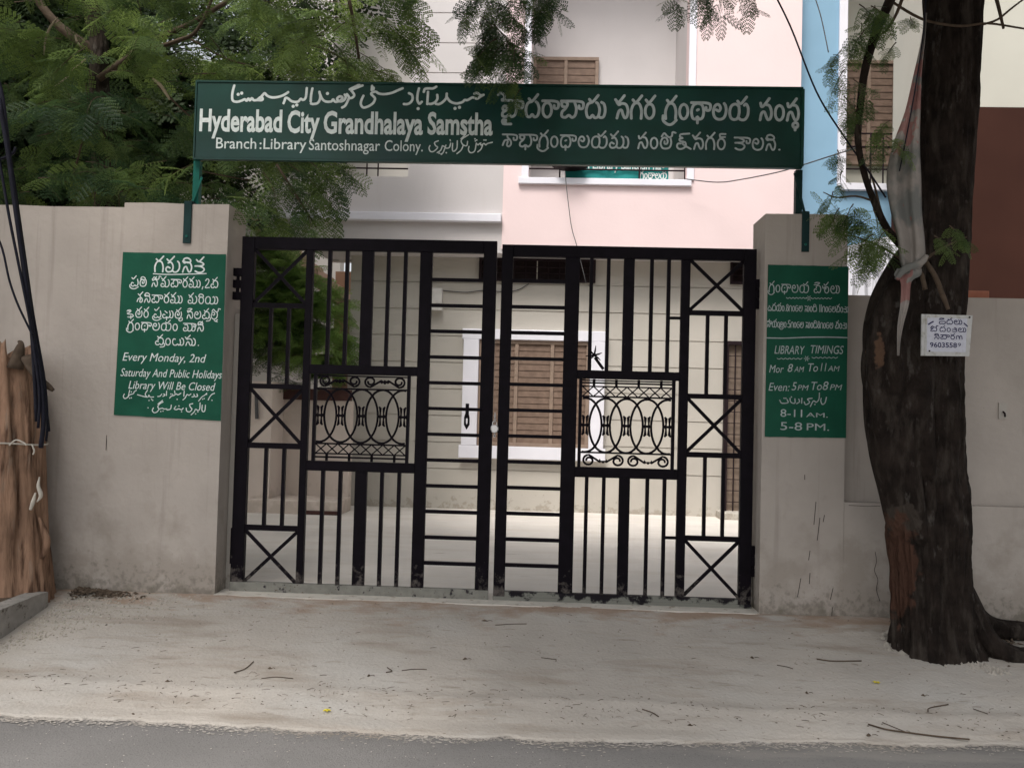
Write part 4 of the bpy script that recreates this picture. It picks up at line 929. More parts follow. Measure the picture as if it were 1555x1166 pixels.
# banner tied behind the balcony rail
xb0, xb1 = XA(858, 262, YU + .13), XA(1015, 262, YU + .13); zb0_, zb1_ = bB[2] + .01, ZA_(940, 215, YU + .13)
bn = empty('teal_banner', ((xb0 + xb1) / 2, YU + .13, zb0_), 'teal library banner with white lettering tied behind the balcony rail under the name board', 'banner')
v = []; f = []
for i in range(21):
    for j in range(6):
        v.append((xb0 + (xb1 - xb0) * i / 20, YU + .13 + .012 * math.sin(i * .9) * (1 - j / 8), zb0_ + (zb1_ - zb0_) * j / 5))
for i in range(20):
    for j in range(5): f.append((i * 6 + j, (i + 1) * 6 + j, (i + 1) * 6 + j + 1, i * 6 + j + 1))
MB().add(v, f).build('cloth', M['teal'], bn)
txt('nch Library Santosh nag', 876, 256.5, 1010, 15, YU + .115, M['letter'], bn, bold=0.02)
ikb = INK(YU + .115); telugu(ikb, 'ga+t o tha+A la ya+t', 972, 271, 1012, 8, 1.3); ikb.build('lettering', M['letter'], bn)
p = P(866, 247, YU - .05)
ds = empty('domed_fitting', (p.x, p.y, p.z), 'dark domed fitting on the balcony rail just under the name board', 'fitting')  # dark dome of unidentified use
MB().tube([(p.x, p.y, p.z + .10), (p.x, p.y, p.z + .07), (p.x, p.y, p.z + .02), (p.x, p.y, p.z - .05), (p.x, p.y, p.z - .065)], [.02, .12, .20, .24, .20], 14).build('dome', M['dark_grille'], ds)
MB().tube([(p.x, p.y, p.z - .03), (p.x, YU - .021, p.z - .03)], .015, 6).build('arm', M['dark_grille'], ds)

# ------------------------------------------------------------------ neighbours
YBl = 5.75
bl = empty('blue_house', (XA(1300, 500, YBl), YBl, 0), 'sky blue house right of the library with a brown shuttered window in a white-edged bay', 'building')
x0_, x1_, x2_, x3_ = xr + .003, XA(1270, 150, YBl), XA(1283, 150, YBl), XA(1560, 150, YBl)
zw0 = ZA_(1320, 284, YBl)
me = wall_mesh([x0_, x2_, x3_], [-.2, zw0, ztop - .2, ztop], lambda x, z: None if (x > x2_ and zw0 < z < ztop - .2) else YBl, YBl + .25)
link_mesh('blue_wall', me, M['blue'], bl)
MB().cbox(x1_ + .02, x2_ + .015, YBl - .04, YBl - .001, zw0, ztop - .2, .004).build('white_edge', M['white'], bl)
MB().cbox(x2_ - .05, x3_, YBl - .08, YBl - .001, zw0 - .06, zw0 + .03, .004).build('white_ledge', M['white'], bl)
MB().box(x2_ - .1, x3_, YBl + 1.2, YBl + 1.35, zc0, ztop).build('bay_back_wall', M['beige_right'], bl)
MB().box(x2_ - .1, x3_, YBl + .255, YBl + 1.19, zw0 - .3, zw0 - .1).build('bay_floor', M['beige_right'], bl)
MB().box(x2_ - .1, x2_ - .002, YBl + .255, YBl + 1.19, zw0 - .1, ztop).build('bay_side_wall', M['beige_right'], bl)
MB().box(x2_ - .1, x3_, YBl + .255, YBl + 1.19, ztop - .19, ztop - .05).build('bay_ceiling', M['beige_right'], bl)
YW2 = YBl + 1.17
shutter_window(XA(1276, 170, YW2), XA(1398, 170, YW2), ZA_(1335, 252, YW2), ZA_(1335, 94, YW2), YW2, 3, bl, step=.1)
for py in (203, 223, 257): 
    z = ZA_(1310, py, YBl + .12); MB().tube([(x2_ + .001, YBl + .12, z), (x3_, YBl + .12, z)], .011, 6).build('rail', M['dark_grille'], bl)
for px in (1322, 1341): 
    x = XA(px, 250, YBl + .12); MB().tube([(x, YBl + .12, zw0 + .001), (x, YBl + .12, ZA_(1310, 203, YBl + .12))], .011, 6).build('baluster', M['dark_grille'], bl)
# maroon and ivory house, nearer, on the right edge
YMh = 3.2
mh = empty('ivory_house', (XA(1520, 500, YMh), YMh, 0), 'ivory house with a dark maroon lower storey right of the tree', 'building')
x0_, x1_ = XA(1466, 300, YMh), XA(1555, 300, YMh) + 4
zm = ZA_(1515, 163, YMh)
MB().box(x0_, x1_, YMh, YMh + 2.0, -.2, zm).build('maroon_wall', M['maroon'], mh)
MB().box(x0_ + .004, x1_, YMh + .02, YMh + 2.0, zm + .001, 9.0).build('ivory_wall', M['beige_right'], mh)
p = P(1484, 440, 0.2)
tc_ = empty('coping_block', (p.x, .2, ZR), 'short terracotta coping block on the wall right behind the tree', 'block')
MB().cbox(P(1462, 440, .14).x, P(1503, 440, .14).x, .14, .30, ZR - .002, ZR + .055, .008).build('block_body', M['terracotta'], tc_)
# streaked white wall seen over the compound wall left of the tree
Ys = 2.6
a_, b_ = P(1288, 440, Ys), P(1352, 365, Ys)
sw_ = empty('garden_wall', (a_.x, Ys, 0), 'bright white garden wall with black rain streaks left of the tree trunk', 'wall')
MB().add([(a_.x - .02, Ys, -.2), (b_.x + .3, Ys, -.2), (b_.x + .3, Ys, b_.z + .12), (a_.x - .02, Ys, P(1288, 374, Ys).z),
          (a_.x - .02, Ys + .15, -.2), (b_.x + .3, Ys + .15, -.2), (b_.x + .3, Ys + .15, b_.z + .12), (a_.x - .02, Ys + .15, P(1288, 374, Ys).z)],
         [(0, 1, 2, 3), (7, 6, 5, 4), (3, 2, 6, 7), (0, 3, 7, 4), (1, 5, 6, 2)]).build('wall_face', M['streaked'], sw_)
# left of the courtyard: side wall with dark coping, pillar, plinth, staircase behind
YS = 5.25
sd_ = empty('side_wall', (XA(450, 775, YS), YS, 0), 'low pinkish wall with dark maroon coping in the far left corner of the courtyard', 'wall')
zt_ = ZA_(460, 607, YS)
MB().box(XA(250, 700, YS), XA(525, 700, YS) + .02, YS + .1, YS + .28, -.2, zt_).build('wall_face', M['side_wall'], sd_)
MB().box(XA(412, 600, YS), XA(527, 600, YS), YS + .06, YS + .30, zt_ + .001, ZA_(460, 590, YS)).build('coping', M['maroon_strip'], sd_)
xq0, xq1 = XA(300, 700, YS - .4), XA(410, 700, YS - .4)
MB().box(xq0, xq1, YS - .4, YS + .098, -.2, ZA_(360, 578, YS - .4)).build('wall_return', M['side_wall'], sd_)
q0, q1 = P(389, 600, YS - .43), P(390, 636, YS - .43)
MB().tube([tuple(q0), tuple(q1)], .022, 8).build('drain_pipe', M['wire_grey'], sd_)
pf = empty('raised_plinth', (XA(440, 775, 5.2), 5.3, 0), 'pale raised concrete plinth at the foot of the side wall in the courtyard', 'plinth')
xp1 = XA(523, 770, 5.0)
MB().cbox(XA(250, 770, 5.0), xp1, 4.75, YS + .098, -.1, .17, .01).build('slab', M['side_wall'], pf)
MB().box(XA(470, 776, 5.0), xp1 - .01, 4.73, 4.749, .0, .05).build('dark_skirting', M['maroon_strip'], pf)
# staircase behind the bushes
YT = 6.9
st_ = empty('outside_staircase', (XA(480, 600, YT), YT + .4, 0), 'tan outside staircase with brown steps descending towards the library wall', 'staircase')
pA, pB = P(380, 330, YT), P(534, 470, YT)
n_ = 9; v = []
dz_ = Vector((0, 0, -.20))
MB().add([tuple(pA), tuple(pB), tuple(pB + Vector((0, 0, -.16))), tuple(pA + Vector((0, 0, -.16))), tuple(pA + Vector((0, 1, 0))), tuple(pB + Vector((0, 1, 0))), tuple(pB + Vector((0, 1, -.16))), tuple(pA + Vector((0, 1, -.16)))],
         [(0, 3, 2, 1), (4, 5, 6, 7), (0, 1, 5, 4), (3, 7, 6, 2), (0, 4, 7, 3), (1, 2, 6, 5)]).build('stringer', M['stair'], st_)
for k in range(n_):
    t0, t1 = k / n_, (k + 1) / n_
    a_, b_ = pA.lerp(pB, t0), pA.lerp(pB, t1)
    MB().box(a_.x, b_.x, YT + .02, YT + 1.0, b_.z + .01, a_.z + .0).build('step', M['stair'], st_)
xb_ = XA(489, 440, YT + .2); 
MB().box(xb_, XA(536, 440, YT + .2), YT + 1.01, YT + 1.15, .0, ZA_(510, 412, YT + 1)).build('brown_wall', M['stair_brown'], st_)
MB().box(xb_ - .02, XA(536, 440, YT + .2), YT + .97, YT + 1.005, ZA_(510, 448, YT + 1), ZA_(510, 443, YT + 1)).build('ledge', M['stair'], st_)
# added wall far left, closes the bright sky gaps behind the trees
fh = empty('backing_wall', (-7, 11, 0), 'added grey wall closing the sky gaps behind the large tree on the left', 'building')
MB().box(-16, XA(520, 300, 9.4), 9.4, 9.7, -.2, 7.5).build('backing_slab', M['cream_shade'], fh)
# ------------------------------------------------------------------ foliage: feathery compound leaves made of small leaflets
def leaf_template(K=7, n=7, plen=.34, lw=.030, ll=.066):
    v = []; f = []
    def quad(a, b, w, tw=0.0):
        a = np.array(a); b = np.array(b); t = b - a; nn = np.array([-t[1], t[0], 0]); nn = nn / (np.linalg.norm(nn) + 1e-9) * w / 2
        i = len(v); m_ = a + t * .5
        v.extend([a, m_ + nn + [0, 0, tw], b, m_ - nn - [0, 0, tw]]); f.append((i, i + 1, i + 2, i + 3))
    quad((0, 0, 0), (1, 0, -.12), .014)
    for k in range(K):
        x = .12 + .86 * k / (K - 1); L = plen * math.sin(math.pi * (.22 + .66 * k / (K - 1))) ** .7
        for s_ in (-1, 1):
            a = rad(58 - 14 * k / K); d = np.array([math.cos(a), s_ * math.sin(a), -.10]); base = np.array([x, 0, -.12 * x * x])
            nn = max(3, int(n * L / plen))
            for j in range(nn):
                q = base + d * L * (j + .6) / nn + np.array([0, 0, -.10 * L * ((j + 1) / nn) ** 2])
                for s2 in (-1, 1):
                    b = a * s_ + s2 * rad(62); e = np.array([math.cos(b), math.sin(b), -.12])
                    quad(q, q + e * ll, lw, .006)
    return np.array(v, np.float32), np.array(f, np.int32)
T_FINE = leaf_template(6, 7, .42, .072, .062)
T_MID = leaf_template(6, 6, .42, .085, .064)
T_COARSE = leaf_template(5, 3, .42, .085, .14)
class Leaves:
    def __init__(s, tpl): s.t = tpl; s.M = []; s.tone = []
    def add(s, pos, d, up, size, tone):
        d = np.array(d, float); d /= np.linalg.norm(d) + 1e-9; up = np.array(up, float); y = np.cross(up, d); y /= np.linalg.norm(y) + 1e-9; z = np.cross(d, y)
        s.M.append((np.stack([d, y, z]) * size, np.array(pos, float))); s.tone.append(tone)
    def build(s, name, m, parent):
        tv, tf = s.t; n = len(s.M); R = np.array([a for a, _ in s.M]); T = np.array([b for _, b in s.M])
        V = (np.einsum('vk,nkj->nvj', tv, R) + T[:, None, :]).reshape(-1, 3).astype(np.float32)
        Fc = (tf[None] + (np.arange(n) * len(tv))[:, None, None]).reshape(-1, 4).astype(np.int32)
        me = bpy.data.meshes.new(name); me.vertices.add(len(V)); me.vertices.foreach_set('co', V.ravel())
        me.loops.add(Fc.size); me.loops.foreach_set('vertex_index', Fc.ravel())
        me.polygons.add(len(Fc)); me.polygons.foreach_set('loop_start', np.arange(0, Fc.size, 4, dtype=np.int32))
        me.update(calc_edges=True)
        at = me.attributes.new('tone', 'FLOAT', 'POINT'); at.data.foreach_set('value', np.repeat(np.array(s.tone, np.float32), len(tv)))
        o = link_mesh(name, me, m, parent); return tag(o, kind='stuff')
def unit(v): v = np.array(v, float); return v / (np.linalg.norm(v) + 1e-9)
def spray(lv, tw, base, d, L, n, size, tone, droop=.5, r0=.004, spread=.9):
    """a twig with alternating compound leaves"""
    base = np.array(base, float); d = unit(d); pts = [base]; p = base.copy(); dd = d.copy()
    for k in range(5):
        p = p + dd * L / 5; dd = unit(dd + np.array([RNG.normal(0, .12), RNG.normal(0, .12), -droop * .22])); pts.append(p.copy())
    tw.tube([tuple(q) for q in pts], [r0 * (1 - .14 * k) for k in range(6)], 4, cap=False)
    for k in range(n):
        t = (k + .8) / n * 5; i = min(4, int(t)); q = pts[i] + (pts[i + 1] - pts[i]) * (t - i); ax = unit(pts[i + 1] - pts[i])
        side = unit(np.cross(ax, [0, 0, 1]) + RNG.normal(0, .25, 3)); sg = 1 if k % 2 else -1
        ld = unit(ax * .55 + side * sg * spread + np.array([0, 0, -droop * RNG.uniform(.2, 1.1)]) + RNG.normal(0, .18, 3))
        up = unit(np.array([0, 0, 1.0]) + RNG.normal(0, .45, 3) + np.array([0, -.35, 0]))
        lv.add(q, ld, up, size * RNG.uniform(.7, 1.15), float(np.clip(tone + RNG.normal(0, .22), 0, 1)))
    ld = unit(dd + np.array([0, 0, -.2])); lv.add(pts[-1], ld, [0, -.3, 1], size, tone)
def inside(poly, x, y):
    c = False; n = len(poly)
    for i in range(n):
        x1, y1 = poly[i]; x2, y2 = poly[i - 1]
        if (y1 > y) != (y2 > y) and x < (x2 - x1) * (y - y1) / (y2 - y1) + x1: c = not c
    return c

# the large tree behind the left compound wall
bt = empty('large_tree', (-4.2, 2.2, 0), 'large dense feathery-leaved tree behind the left compound wall', 'tree')
def px_tube(mb, pts, Y, radii, n=8, na=0.0, seed=0, k=4):
    q = []
    for i, (x, y) in enumerate(pts):
        p = P(x, y, Y[i] if hasattr(Y, '__len__') else Y); q.append(tuple(p))
    rr = radii if hasattr(radii, '__len__') else [radii] * len(q)
    q5 = spline([a + (r,) for a, r in zip(q, rr)], k); mb.tube([a[:3] for a in q5], [a[3] for a in q5], n, noise_amp=na, seed=seed)
mb = MB(); px_tube(mb, [(165, 420), (158, 250), (150, 120), (150, 60), (120, -60), (110, -200)], [2.2, 2.2, 2.0, 2.0, 2.0, 2.0], [.13, .11, .09, .085, .08, .07], 12, .15)
mb.build('trunk', M['bark'], bt, True)
for (pts, Y, r) in (([(150, 120), (220, 70), (300, 30), (380, -20)], 1.9, .035), ([(215, 80), (270, 62), (300, 45), (330, -20)], 1.3, .022), ([(150, 80), (90, 40), (40, -20)], 2.1, .05),
                    ([(290, 60), (340, 88), (385, 102)], 1.2, .010), ([(232, 122), (252, 142), (275, 165), (298, 185)], .9, .011), ([(205, 100), (262, 112), (330, 112)], 1.5, .008),
                    ([(420, 250), (452, 300), (480, 345)], .5, .010), ([(530, 0), (538, 40), (545, 90)], 1.0, .016), ([(305, 260), (345, 268), (385, 275)], .9, .007), ([(440, 60), (500, 78), (540, 105)], 1.0, .011),
                    ([(143, 330), (144, 290), (142, 262)], .5, .004), ([(182, 330), (180, 290), (176, 270)], .5, .004), ([(110, 270), (125, 215), (133, 160), (130, 125)], 1.0, .009)):
    mb = MB(); px_tube(mb, pts, Y, [r, r * .85, r * .7, r * .5][:len(pts)], 7); mb.build('branch', M['twig'], bt, True)
for (pts, Y, r) in (([(88, 27), (76, 42), (69, 62), (67, 84)], .8, .009), ([(232, 120), (244, 130), (252, 142), (258, 152)], .75, .014), ([(114, 54), (117, 64), (124, 72)], .8, .010), ([(108, 108), (118, 100), (130, 90)], .8, .006), ([(82, 132), (94, 124), (104, 116)], .8, .006)):
    mb = MB(); px_tube(mb, pts, Y, [r * .6, r, r, r * .5][:len(pts)], 6); mb.build('seed_pod', M['pod'], bt, True)
POLY = [(-120, -160), (560, -160), (575, 40), (560, 100), (525, 150), (505, 230), (480, 270), (455, 285), (430, 300), (405, 330), (400, 420), (-120, 420)]
lv = Leaves(T_FINE); lm = Leaves(T_MID); tw = MB()
cnt = 0
while cnt < 330:
    x, y = RNG.uniform(-120, 575), RNG.uniform(-160, 330)
    if not inside(POLY, x, y): continue
    u = RNG.uniform(); Yd = .45 + 3.2 * u ** 1.2
    if Yd > 2.0 and x > 150 and y < -60: continue
    p = P(x, y, Yd); cnt += 1
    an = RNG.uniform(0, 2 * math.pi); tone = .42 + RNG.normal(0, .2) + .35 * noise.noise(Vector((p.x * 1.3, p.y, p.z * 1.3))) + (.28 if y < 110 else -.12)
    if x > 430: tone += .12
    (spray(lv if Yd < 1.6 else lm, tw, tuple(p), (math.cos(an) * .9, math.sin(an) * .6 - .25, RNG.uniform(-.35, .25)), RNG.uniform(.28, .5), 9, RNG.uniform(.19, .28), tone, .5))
# sprays that hang out over the wing and the board's left part
for (x, y, dx, dz, L, s_, Yd) in ((560, 20, .6, -.5, .4, .24, .7), (585, 30, .5, -.6, .35, .22, .6), (545, 80, .7, -.4, .4, .22, .6), (560, 105, .9, -.25, .35, .20, .5), (500, 60, .7, -.6, .4, .24, .7), (600, -20, .5, -.6, .4, .24, .7),
                                 (440, 250, .7, -.5, .45, .24, .45), (470, 245, .7, -.55, .35, .22, .5), (430, 275, .6, -.7, .4, .22, .4), (495, 240, .8, -.45, .25, .18, .5), (400, 262, .5, -.6, .4, .24, .6), (450, 300, .6, -.8, .3, .15, .3), (462, 305, .5, -.5, .15, .10, .3),
                                 (570, -40, .6, -.4, .5, .26, .7), (520, 110, .6, -.3, .35, .2, .6), (480, 130, .4, -.4, .4, .22, .8), (510, 145, .6, -.4, .3, .2, .8)):
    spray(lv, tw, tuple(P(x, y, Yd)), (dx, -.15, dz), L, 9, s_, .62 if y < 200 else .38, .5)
# above the frame the crown goes on over the pavement
cnt = 0
lc = Leaves(T_COARSE)
while cnt < 290:
    p = (RNG.uniform(-6.5, -.4), RNG.uniform(-4.4, 1.2), RNG.uniform(4.2, 6.0)); cnt += 1
    q = Vector(p) - CAM; dpt = q.dot(FWD)
    if dpt > 0 and H / 2 - q.dot(UPV) / dpt * F > -260: continue
    an = RNG.uniform(0, 6.28); spray(lc, tw, p, (math.cos(an), math.sin(an), -.1), .5, 9, .34, .5, .4)
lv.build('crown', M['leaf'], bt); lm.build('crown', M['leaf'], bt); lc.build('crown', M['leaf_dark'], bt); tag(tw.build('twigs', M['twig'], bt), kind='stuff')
# added backing tree that keeps the gaps behind the large tree dark
dk = empty('backing_tree', (-5.0, 5.4, 0), 'added dark backing tree filling the gaps behind the large tree on the left', 'tree')
mb = MB(); mb.tube([(-5.0, 5.4, -.1), (-4.95, 5.4, 1.6), (-5.1, 5.3, 3.2), (-4.9, 5.3, 5)], [.16, .13, .10, .05], 10, noise_amp=.15); mb.build('trunk', M['bark'], dk, True)
mb = MB(); mb.tube([(-5.0, 5.4, 2.0), (-5.6, 5.1, 3.0), (-6.2, 5.0, 3.8)], [.07, .05, .03], 8); mb.build('limb', M['bark'], dk, True)
ld = Leaves(T_COARSE); tw = MB(); cnt = 0
while cnt < 640:
    x, y = RNG.uniform(-180, 560), RNG.uniform(-260, 430)
    if x > 500 - max(0, y) * .3 and y > -60: continue
    Yd = RNG.uniform(3.3, 7.2); p = P(x, y, Yd)
    if x > 395 and y > 320: continue
    if x > 240 and (Yd > 3.9 or y > 240): continue
    cnt += 1; an = RNG.uniform(0, 6.28)
    spray(ld, tw, tuple(p), (math.cos(an), math.sin(an) * .6, RNG.uniform(-.5, .2)), .6, 10, .50, .42 + .3 * noise.noise(Vector((p.x, p.y, p.z))), .5, .006)
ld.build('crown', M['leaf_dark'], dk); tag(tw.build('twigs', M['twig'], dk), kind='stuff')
# bushes in the far left corner of the courtyard
for (nm, lab, poly, Y0, Y1, nn, mt, tn) in (
    ('courtyard_bush', 'bright green bush beside the staircase, seen through the left gate leaf', [(375, 330), (430, 395), (480, 440), (520, 480), (524, 560), (505, 575), (450, 560), (420, 500), (375, 520)], 5.0, 5.75, 330, 'leaf_bright', .65),
    ('courtyard_bush', 'darker low bush against the coping in the courtyard corner', [(375, 470), (430, 490), (470, 520), (515, 560), (500, 588), (415, 592), (375, 580)], 5.0, 5.6, 110, 'leaf', .35)):
    c = P(sum(a for a, _ in poly) / len(poly), 600, (Y0 + Y1) / 2)
    b_ = empty(nm, (c.x, c.y, 0), lab, 'bush', 'bushes in the courtyard corner'); L_ = Leaves(T_MID); tw = MB(); cnt = 0
    while cnt < nn:
        x, y = RNG.uniform(370, 530), RNG.uniform(330, 600)
        if not inside(poly, x, y): continue
        p = P(x, y, RNG.uniform(Y0, Y1)); an = RNG.uniform(0, 6.28); cnt += 1
        if p.y < 5.45 and y > 540: continue
        if p.x > XA(508, 500, Y1): continue
        spray(L_, tw, tuple(p), (math.cos(an), -.4, RNG.uniform(-.1, .6)), .28, 7, .24, tn + .3 * noise.noise(Vector((p.x * 2, p.y * 2, p.z * 2))), .35)
    L_.build('foliage', M[mt], b_); tag(tw.build('twigs', M['twig'], b_), kind='stuff')
    mb = MB(); mb.tube([(c.x, 5.7, 0), (c.x + .05, 5.68, .8), (c.x - .1, 5.6, 1.6)], [.05, .035, .02], 7); mb.build('stem', M['twig'], b_)

# ------------------------------------------------------------------ the street tree on the right
YT_ = -0.50
rt = empty('street_tree', (P(1425, 985, YT_).x, YT_, -.12), 'dark leaning street tree in front of the right compound wall with a bulging lower trunk', 'tree')
prof = [(-140, 1408, 1500), (0, 1404, 1491), (80, 1402, 1488), (160, 1398, 1485), (240, 1396, 1480), (330, 1393, 1475), (390, 1384, 1471), (440, 1370, 1468), (500, 1352, 1465), (560, 1342, 1463), (620, 1342, 1464), (680, 1343, 1467),
        (740, 1344, 1471), (800, 1346, 1477), (860, 1354, 1474), (910, 1356, 1478), (950, 1356, 1483), (975, 1354, 1490), (995, 1348, 1498), (1015, 1340, 1508)]
def trunk_mesh():
    A = spline(prof, 14); vs = []; n = 150
    for (y, a, b) in A:
        pa, pb = P(a, y, YT_), P(b, y, YT_); c = (pa + pb) / 2; r = (pb - pa).length / 2
        for k in range(n):
            an = 2 * math.pi * k / n; ca, sa = math.cos(an), math.sin(an)
            rid = noise.noise(Vector((ca * 5.2, sa * 5.2, c.z * 1.1))) * .075 + noise.noise(Vector((ca * 13, sa * 13, c.z * 4))) * .045 + abs(noise.noise(Vector((ca * 9 + 4, sa * 9, c.z * 2.2)))) * -.10 + abs(noise.noise(Vector((ca * 24 + 4, sa * 24, c.z * 6)))) * -.05
            lump = noise.noise(Vector((ca * 1.7, sa * 1.7, c.z * 1.8 + 9))) * .10
            low = max(0, min(1, 2.1 - c.z)); fl = 1 + rid * (1 + .5 * low) + lump * (.4 + .6 * low) + .05 * low * noise.noise(Vector((ca * 4 + 2, sa * 4, c.z * 5)))
            vs.append((c.x + ca * r * fl, c.y + sa * r * .74 * fl, c.z))
    m_ = len(A); fs = [(i * n + k, i * n + (k + 1) % n, (i + 1) * n + (k + 1) % n, (i + 1) * n + k) for i in range(m_ - 1) for k in range(n)]
    fs = [f[::-1] for f in fs]
    vs += [(vs[0][0] - .1, YT_, vs[0][2])]; 
    fs += [(k, (k + 1) % n, len(vs) - 1) for k in range(n)]
    me = bpy.data.meshes.new('trunk'); me.from_pydata(vs, [], fs); me.update(); return me
pt1, pt2, pt3 = P(1364, 872, -.64), P(1328, 538, -.62), P(1374, 790, -.68)
def bark_extra(c, s):
    s = patch(tuple(pt3), (.09, .3, .10), (0.055, 0.045, 0.037), 4)(c, s)
    s = patch(tuple(pt1), (.115, .30, .34), (0.075, 0.038, 0.026))(c, s)
    return patch(tuple(pt2), (.035, .12, .13), (0.12, 0.07, 0.045), 9)(c, s)
M['bark_tree'] = mat('street_tree_bark', (0.019, 0.014, 0.0115), 0.95, 0.5, 9, 0.035, 13, bstretch=(2.4, 2.4, .8),
    extra=chain(blotch(6, 0.5, 0.68, (0.050, 0.041, 0.034), stretch=(2.5, 2.5, 0.7), detail=8, amount=0.9),
                blotch(9, 0.60, 0.68, (0.10, 0.09, 0.08), stretch=(2, 2, 0.8), detail=6, amount=0.5), bark_extra))
link_mesh('trunk', trunk_mesh(), M['bark_tree'], rt, True)
def limb(name, pts, Y, r, n=14, na=.25, seed=0, m='bark_tree'):
    mb = MB(); px_tube(mb, pts, Y, r, n, na, seed, 5); return mb.build(name, M[m], rt, True)
limb('limb', [(1408, 350), (1385, 392), (1372, 430), (1362, 470), (1353, 520), (1350, 570), (1356, 630), (1368, 700), (1380, 790), (1392, 850)], [-.52, -.54, -.56, -.56, -.56, -.56, -.56, -.56, -.54, -.50], [.05, .10, .12, .145, .165, .17, .155, .14, .12, .08], 36, .5, 3)
limb('limb', [(1402, 500), (1388, 570), (1384, 630), (1392, 700), (1408, 760)], [-.58, -.61, -.62, -.62, -.56], [.08, .115, .125, .11, .06], 30, .5, 8)
limb('root', [(1455, 880), (1476, 930), (1496, 972), (1530, 996), (1590, 1006), (1660, 1010)], [-.45, -.5, -.54, -.56, -.56, -.56], [.05, .075, .08, .07, .06, .05], 20, .5, 5)
limb('root', [(1462, 900), (1484, 935), (1512, 952), (1560, 958), (1620, 960)], [-.3, -.3, -.3, -.3, -.3], [.05, .07, .06, .06, .04], 16, .5, 7)
knot = P(1395, 594, -1.0)
# thin stems and branches
BR = [([(1392, 400), (1368, 372), (1345, 345), (1325, 300), (1312, 262), (1303, 215), (1306, 165), (1313, 110), (1330, 50), (1352, 0), (1380, -70)], [.030, .026, .022, .020, .019, .020, .021, .024, .027, .030, .035]),
      ([(1352, 350), (1338, 322), (1330, 290), (1322, 262)], [.010, .009, .007, .005]),
      ([(1376, -20), (1362, 20), (1345, 48), (1337, 52)], [.012, .010, .007, .004]),
      ([(1350, 0), (1385, 22), (1415, 34), (1460, 40), (1500, 36), (1555, 44)], [.008, .009, .008, .008, .007, .006]),
      ([(1508, -20), (1516, 10), (1524, 44)], [.012, .011, .008]), ([(1492, 38), (1515, 30), (1535, 14), (1560, -5)], [.007, .007, .006, .005]),
      ([(1370, 395), (1340, 376), (1300, 360), (1270, 355)], [.008, .007, .005, .003]), ([(1325, 305), (1300, 298), (1270, 300), (1250, 292)], [.007, .006, .005, .003]),
      ([(1405, 440), (1400, 418), (1396, 405), (1425, 380), (1468, 360)], [.016, .014, .010, .008, .004]), ([(1440, 470), (1432, 450), (1420, 420), (1404, 395)], [.012, .016, .016, .014])]
for i, (pts, r) in enumerate(BR):
    Yb = [-.66] * len(pts) if i not in (8, 9) else [-.80] * len(pts)
    mb = MB(); px_tube(mb, pts, Yb, r, 8, .1, i); mb.build('branch', M['twig'] if i not in (0,) else M['bark'], rt, True)
lv = Leaves(T_MID); tw = MB()
def cluster(pts, Y, s_, L, tone, n=8, dr=.6, dirx=0, dup=1):
    for (x, y) in [(a + RNG.normal(0, 6), b + RNG.normal(0, 5)) for a, b in pts for _ in range(dup)]:
        an = RNG.uniform(0, 6.28); spray(lv, tw, tuple(P(x, y, Y + RNG.uniform(-.18, .18))), (math.cos(an) * .6 + dirx, math.sin(an) * .6, -.45), L * RNG.uniform(.8, 1.2), n, s_ * RNG.uniform(.85, 1.1), tone + RNG.normal(0, .1), dr)
# hanging sprays over the board (top centre), beside the blue wall and over the right pillar
cluster([(735, -10), (755, 10), (770, 30), (745, 45), (760, 65), (728, 30), (785, -5), (720, -25), (785, 68), (792, 80), (845, -15), (862, -20), (825, -20), (800, -25), (752, 60), (765, 66)], -.35, .14, .22, .22, dup=2)  # low tone paints the dark backlit undersides into the leaf colour
cluster([(796, 112), (800, 130)], -.30, .11, .12, .45)
cluster([(1050, -22), (1085, -22), (1115, -26), (1135, -30), (1025, -10), (1065, -26)], -.5, .13, .16, .2)
cluster([(1305, 8), (1320, 22), (1298, 36), (1318, 48), (1335, 10)], -.70, .13, .16, .35)
cluster([(1296, 60), (1290, 80), (1284, 100), (1292, 120), (1282, 138), (1298, 150), (1284, 160)], -.70, .115, .14, .3)
cluster([(1340, 185), (1342, 205), (1336, 220)], -.8, .11, .12, .6)
cluster([(1278, 232), (1284, 258)], -.75, .09, .10, .3); cluster([(1262, 290), (1290, 300), (1300, 322), (1275, 318)], -.75, .13, .16, .5)
cluster([(1330, 322), (1310, 338), (1345, 345), (1300, 345), (1325, 360)], -.80, .14, .18, .75, dirx=-.2)
cluster([(1325, 375), (1345, 380), (1310, 372)], -.8, .11, .14, .5); cluster([(1425, 352), (1440, 345)], -1.0, .09, .12, .7)
cluster([(1375, 20), (1355, 40), (1362, 55)], -.75, .08, .10, .4)
lv.build('crown', M['leaf'], rt)
lc = Leaves(T_COARSE); cnt = 0
while cnt < 680:
    p = (RNG.uniform(-1.6, 6.5), RNG.uniform(-4.6, .7), RNG.uniform(3.8, 5.8)); cnt += 1
    q = Vector(p) - CAM; dpt = q.dot(FWD)
    if dpt > 0 and H / 2 - q.dot(UPV) / dpt * F > -260: continue
    an = RNG.uniform(0, 6.28); spray(lc, tw, p, (math.cos(an), math.sin(an), -.1), .5, 9, .36, .4, .4)
lc.build('crown', M['leaf_dark'], rt); tag(tw.build('twigs', M['twig'], rt), kind='stuff')
